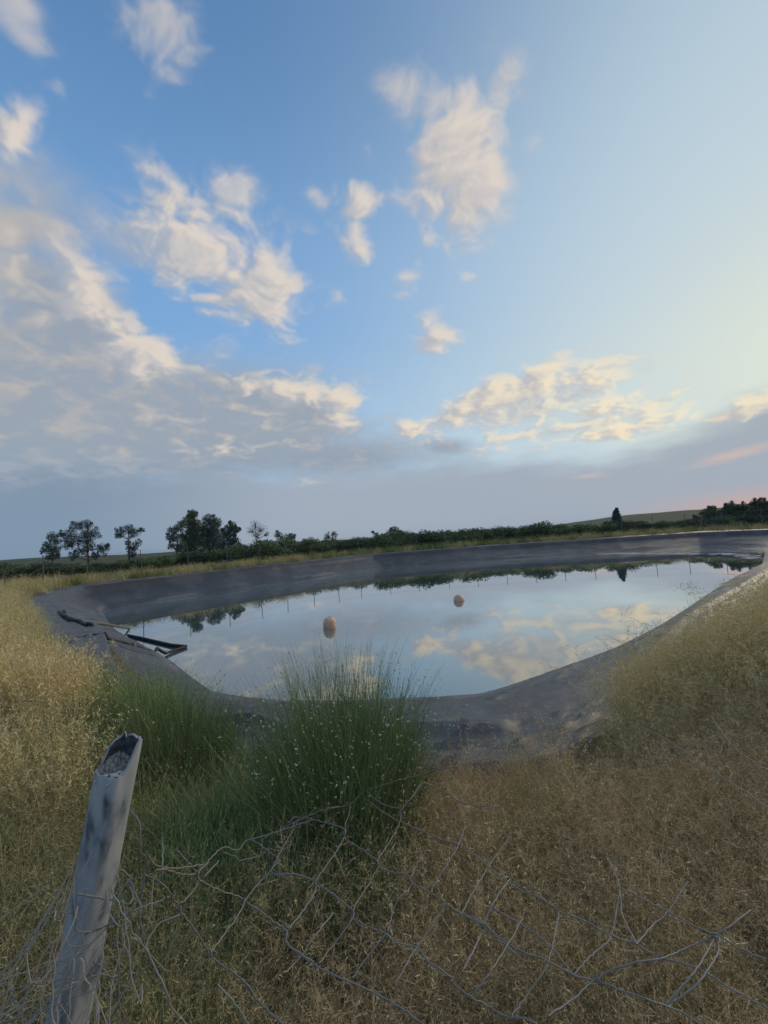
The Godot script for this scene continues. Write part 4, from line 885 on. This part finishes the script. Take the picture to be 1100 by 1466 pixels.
func make_sky() -> ImageTexture:
	var rows := SH / 2 + 24
	var n := SW * rows
	var deg := 360.0 / SW
	var body := PackedFloat32Array(); body.resize(n)    # crisp cumulus
	var wisp := PackedFloat32Array(); wisp.resize(n)
	var bank := PackedFloat32Array(); bank.resize(n)
	var streak := PackedFloat32Array(); streak.resize(n)
	for b in CLOUDS:
		var a0: float = b[0]; var e0: float = b[1]
		var i00: float = b[2]; var i01: float = b[3]; var i10: float = b[4]; var i11: float = b[5]
		var amp: float = b[6]; var kind: int = b[7]; var reach: float = b[8] * 1.9
		var ce := cos(deg_to_rad(e0))
		var r0 := clampi(int((90.0 - e0 - reach) / deg), 0, rows - 1); var r1 := clampi(int((90.0 - e0 + reach) / deg), 0, rows - 1)
		var c0 := int((a0 - reach / ce + 180.0) / deg); var c1 := int((a0 + reach / ce + 180.0) / deg)
		for r in range(r0, r1 + 1):
			var de := 90.0 - (r + 0.5) * deg - e0
			for c in range(c0, c1 + 1):
				var da := ((c + 0.5) * deg - 180.0 - a0) * ce
				var u := i00 * da + i01 * de; var v := i10 * da + i11 * de
				var q := u * u + v * v
				if q > 3.6: continue
				var f := amp * exp(-q * 1.1)
				var k := r * SW + posmod(c, SW)
				if kind == 0: body[k] = maxf(body[k], f) + 0.25 * minf(body[k], f)
				elif kind == 1: wisp[k] = maxf(wisp[k], f) + 0.2 * minf(wisp[k], f)
				elif kind == 2: bank[k] = maxf(bank[k], f) + 0.2 * minf(bank[k], f)
				else: streak[k] = maxf(streak[k], f)
	var fb := FastNoiseLite.new(); fb.seed = 11; fb.noise_type = FastNoiseLite.TYPE_SIMPLEX_SMOOTH; fb.frequency = 3.4
	fb.fractal_type = FastNoiseLite.FRACTAL_FBM; fb.fractal_octaves = 6; fb.fractal_gain = 0.55
	var fw := FastNoiseLite.new(); fw.seed = 5; fw.frequency = 2.2; fw.fractal_octaves = 4
	var big := FastNoiseLite.new(); big.seed = 23; big.frequency = 0.55; big.fractal_octaves = 3
	var dens := PackedFloat32Array(); dens.resize(n)
	var soft := PackedFloat32Array(); soft.resize(n)
	var high := PackedFloat32Array(); high.resize(n)
	var mott := PackedFloat32Array(); mott.resize(n)
	for r in rows:
		var el := 90.0 - (r + 0.5) * deg
		var se := sin(deg_to_rad(el)); var co := cos(deg_to_rad(el))
		var flat := 1.0 / (maxf(se, 0.0) + 0.22)
		for c in SW:
			var k := r * SW + c
			var az := (c + 0.5) * deg - 180.0
			var ar := deg_to_rad(az)
			var px := sin(ar) * co * flat * 1.35; var pz := -cos(ar) * co * flat * 1.35
			var outside := smooth01(52.0, 75.0, absf(az)) + smooth01(56.0, 66.0, el)
			var m := body[k] + wisp[k] + bank[k] + outside
			if m < 0.02: continue
			var wx := fw.get_noise_2d(px * 1.3, pz * 1.3); var wz := fw.get_noise_2d(px * 1.3 + 31.0, pz * 1.3 - 17.0)
			var nz := fb.get_noise_3d(px + wx * 0.10, el * 0.012, pz + wz * 0.10)
			var fine := fb.get_noise_3d(px * 2.7 + wx * 0.2, 4.0 + el * 0.02, pz * 2.7 + wz * 0.2)
			var field := body[k] * 1.15 + nz * 1.0 + fine * 0.34 - 0.30
			var d := 0.0
			if body[k] > 0.03:
				d = smooth01(-0.16, 0.80, field) * minf(1.0, body[k] * 4.0)
				high[k] = field
			if wisp[k] > 0.03:
				d = maxf(d, 0.75 * smooth01(0.0, 0.9, wisp[k] * 1.2 + nz * 1.1 + fine * 0.3 - 0.20) * minf(1.0, wisp[k] * 4.0))
			if outside > 0.0:
				var g := big.get_noise_2d(px, pz)
				d = maxf(d, minf(1.0, outside) * smooth01(0.0, 0.4, g * 0.9 + nz * 0.5 - 0.02))
			dens[k] = d
			mott[k] = nz + 0.4 * fine
			soft[k] = smooth01(0.10, 0.95, bank[k] + nz * 0.30)
	var img := Image.create(SW, SH, false, Image.FORMAT_RGBF)
	var zen := lin(88, 130, 178); var mid := lin(120, 166, 215); var low := lin(160, 195, 226); var hor := lin(140, 156, 178)
	var glow := lin(228, 232, 214); var slate := lin(161, 171, 184); var slate_l := lin(126, 146, 167); var pink := lin(222, 168, 150)
	for r in rows:
		var el := 90.0 - (r + 0.5) * deg
		for c in SW:
			var k := r * SW + c
			var az := (c + 0.5) * deg - 180.0
			var col := mid.lerp(zen, smooth01(25.0, 55.0, el)).lerp(low, 1.0 - smooth01(8.0, 28.0, el))
			# whitening of the air round the hidden low sun
			var da := az - 52.0
			var gl := exp(-(da * da / 1150.0 + (el - 14.0) * (el - 14.0) / 480.0))
			var gl2 := exp(-(da * da / 1500.0 + (el - 20.0) * (el - 20.0) / 1500.0))
			col = col.lerp(glow, minf(1.0, gl * 0.95)).lerp(lin(212, 228, 230), 0.92 * gl2 * (1.0 - gl))
			var d := dens[k]; var sf := soft[k]
			# light from the sun side: density that falls towards the sun is lit
			var k2 := maxi(r - 4, 0) * SW + posmod(c + 9, SW)
			var k3 := maxi(r - 1, 0) * SW + posmod(c + 4, SW)
			var lit := clampf(0.50 + 0.55 * (d - dens[k2]) + 0.9 * (high[k] - high[k2]) + 0.7 * (high[k] - high[k3]), 0.0, 1.0)
			var near := exp(-da * da / 2600.0)
			var warm := lin(222, 211, 200).lerp(lin(252, 236, 200), near * smooth01(28.0, 12.0, el) if el < 28.0 else 0.0)
			var shade := lin(172, 178, 188).lerp(lin(196, 190, 188), near)
			warm = warm.lerp(lin(226, 206, 190), smooth01(16.0, 5.0, el) * (1.0 - near))
			if sf > 0.0:
				var bc := lin(154, 163, 175).lerp(lin(186, 180, 173), smooth01(-0.25, 0.45, mott[k] * 0.8 + 0.030 * (el - 20.0))).lerp(slate_l.lerp(slate, smooth01(-0.2, 0.3, mott[k])), smooth01(14.0, 4.0, el))
				col = col.lerp(bc, sf * 0.92)
			col = col.lerp(shade.lerp(warm, lit), d * 0.95)
			# slate bank over the horizon
			var top := 9.0 + 1.6 * fw.get_noise_2d(az * 0.020, 3.0) + 2.2 * smooth01(30.0, 45.0, az) - 1.2 * smooth01(5.0, 20.0, az) * (1.0 - smooth01(28.0, 38.0, az))
			top += 1.2 * fb.get_noise_2d(az * 0.03, el * 0.12)
			var bk := smooth01(top + 1.6, top - 2.6, el)
			var sl := slate.lerp(slate_l, smooth01(-8.0, -40.0, az))
			sl = sl.lerp(pink, 0.75 * smooth01(3.4, 0.4, el - 0.02 * (az - 40.0)) * smooth01(24.0, 44.0, az))
			col = col.lerp(sl, bk * 0.93 * (1.0 - 0.55 * d))
			var st := streak[k]
			if st > 0.0: col = col.lerp(lin(214, 188, 178), smooth01(0.2, 0.8, st + 0.3 * fb.get_noise_2d(az * 0.04, el * 0.4)) * 0.7)
			img.set_pixel((c + SW / 2) % SW, r, Color(col.x, col.y, col.z))
	for r in range(rows, SH):
		for c in range(0, SW, 1): img.set_pixel(c, r, Color(0.12, 0.12, 0.11))
	return ImageTexture.create_from_image(img)
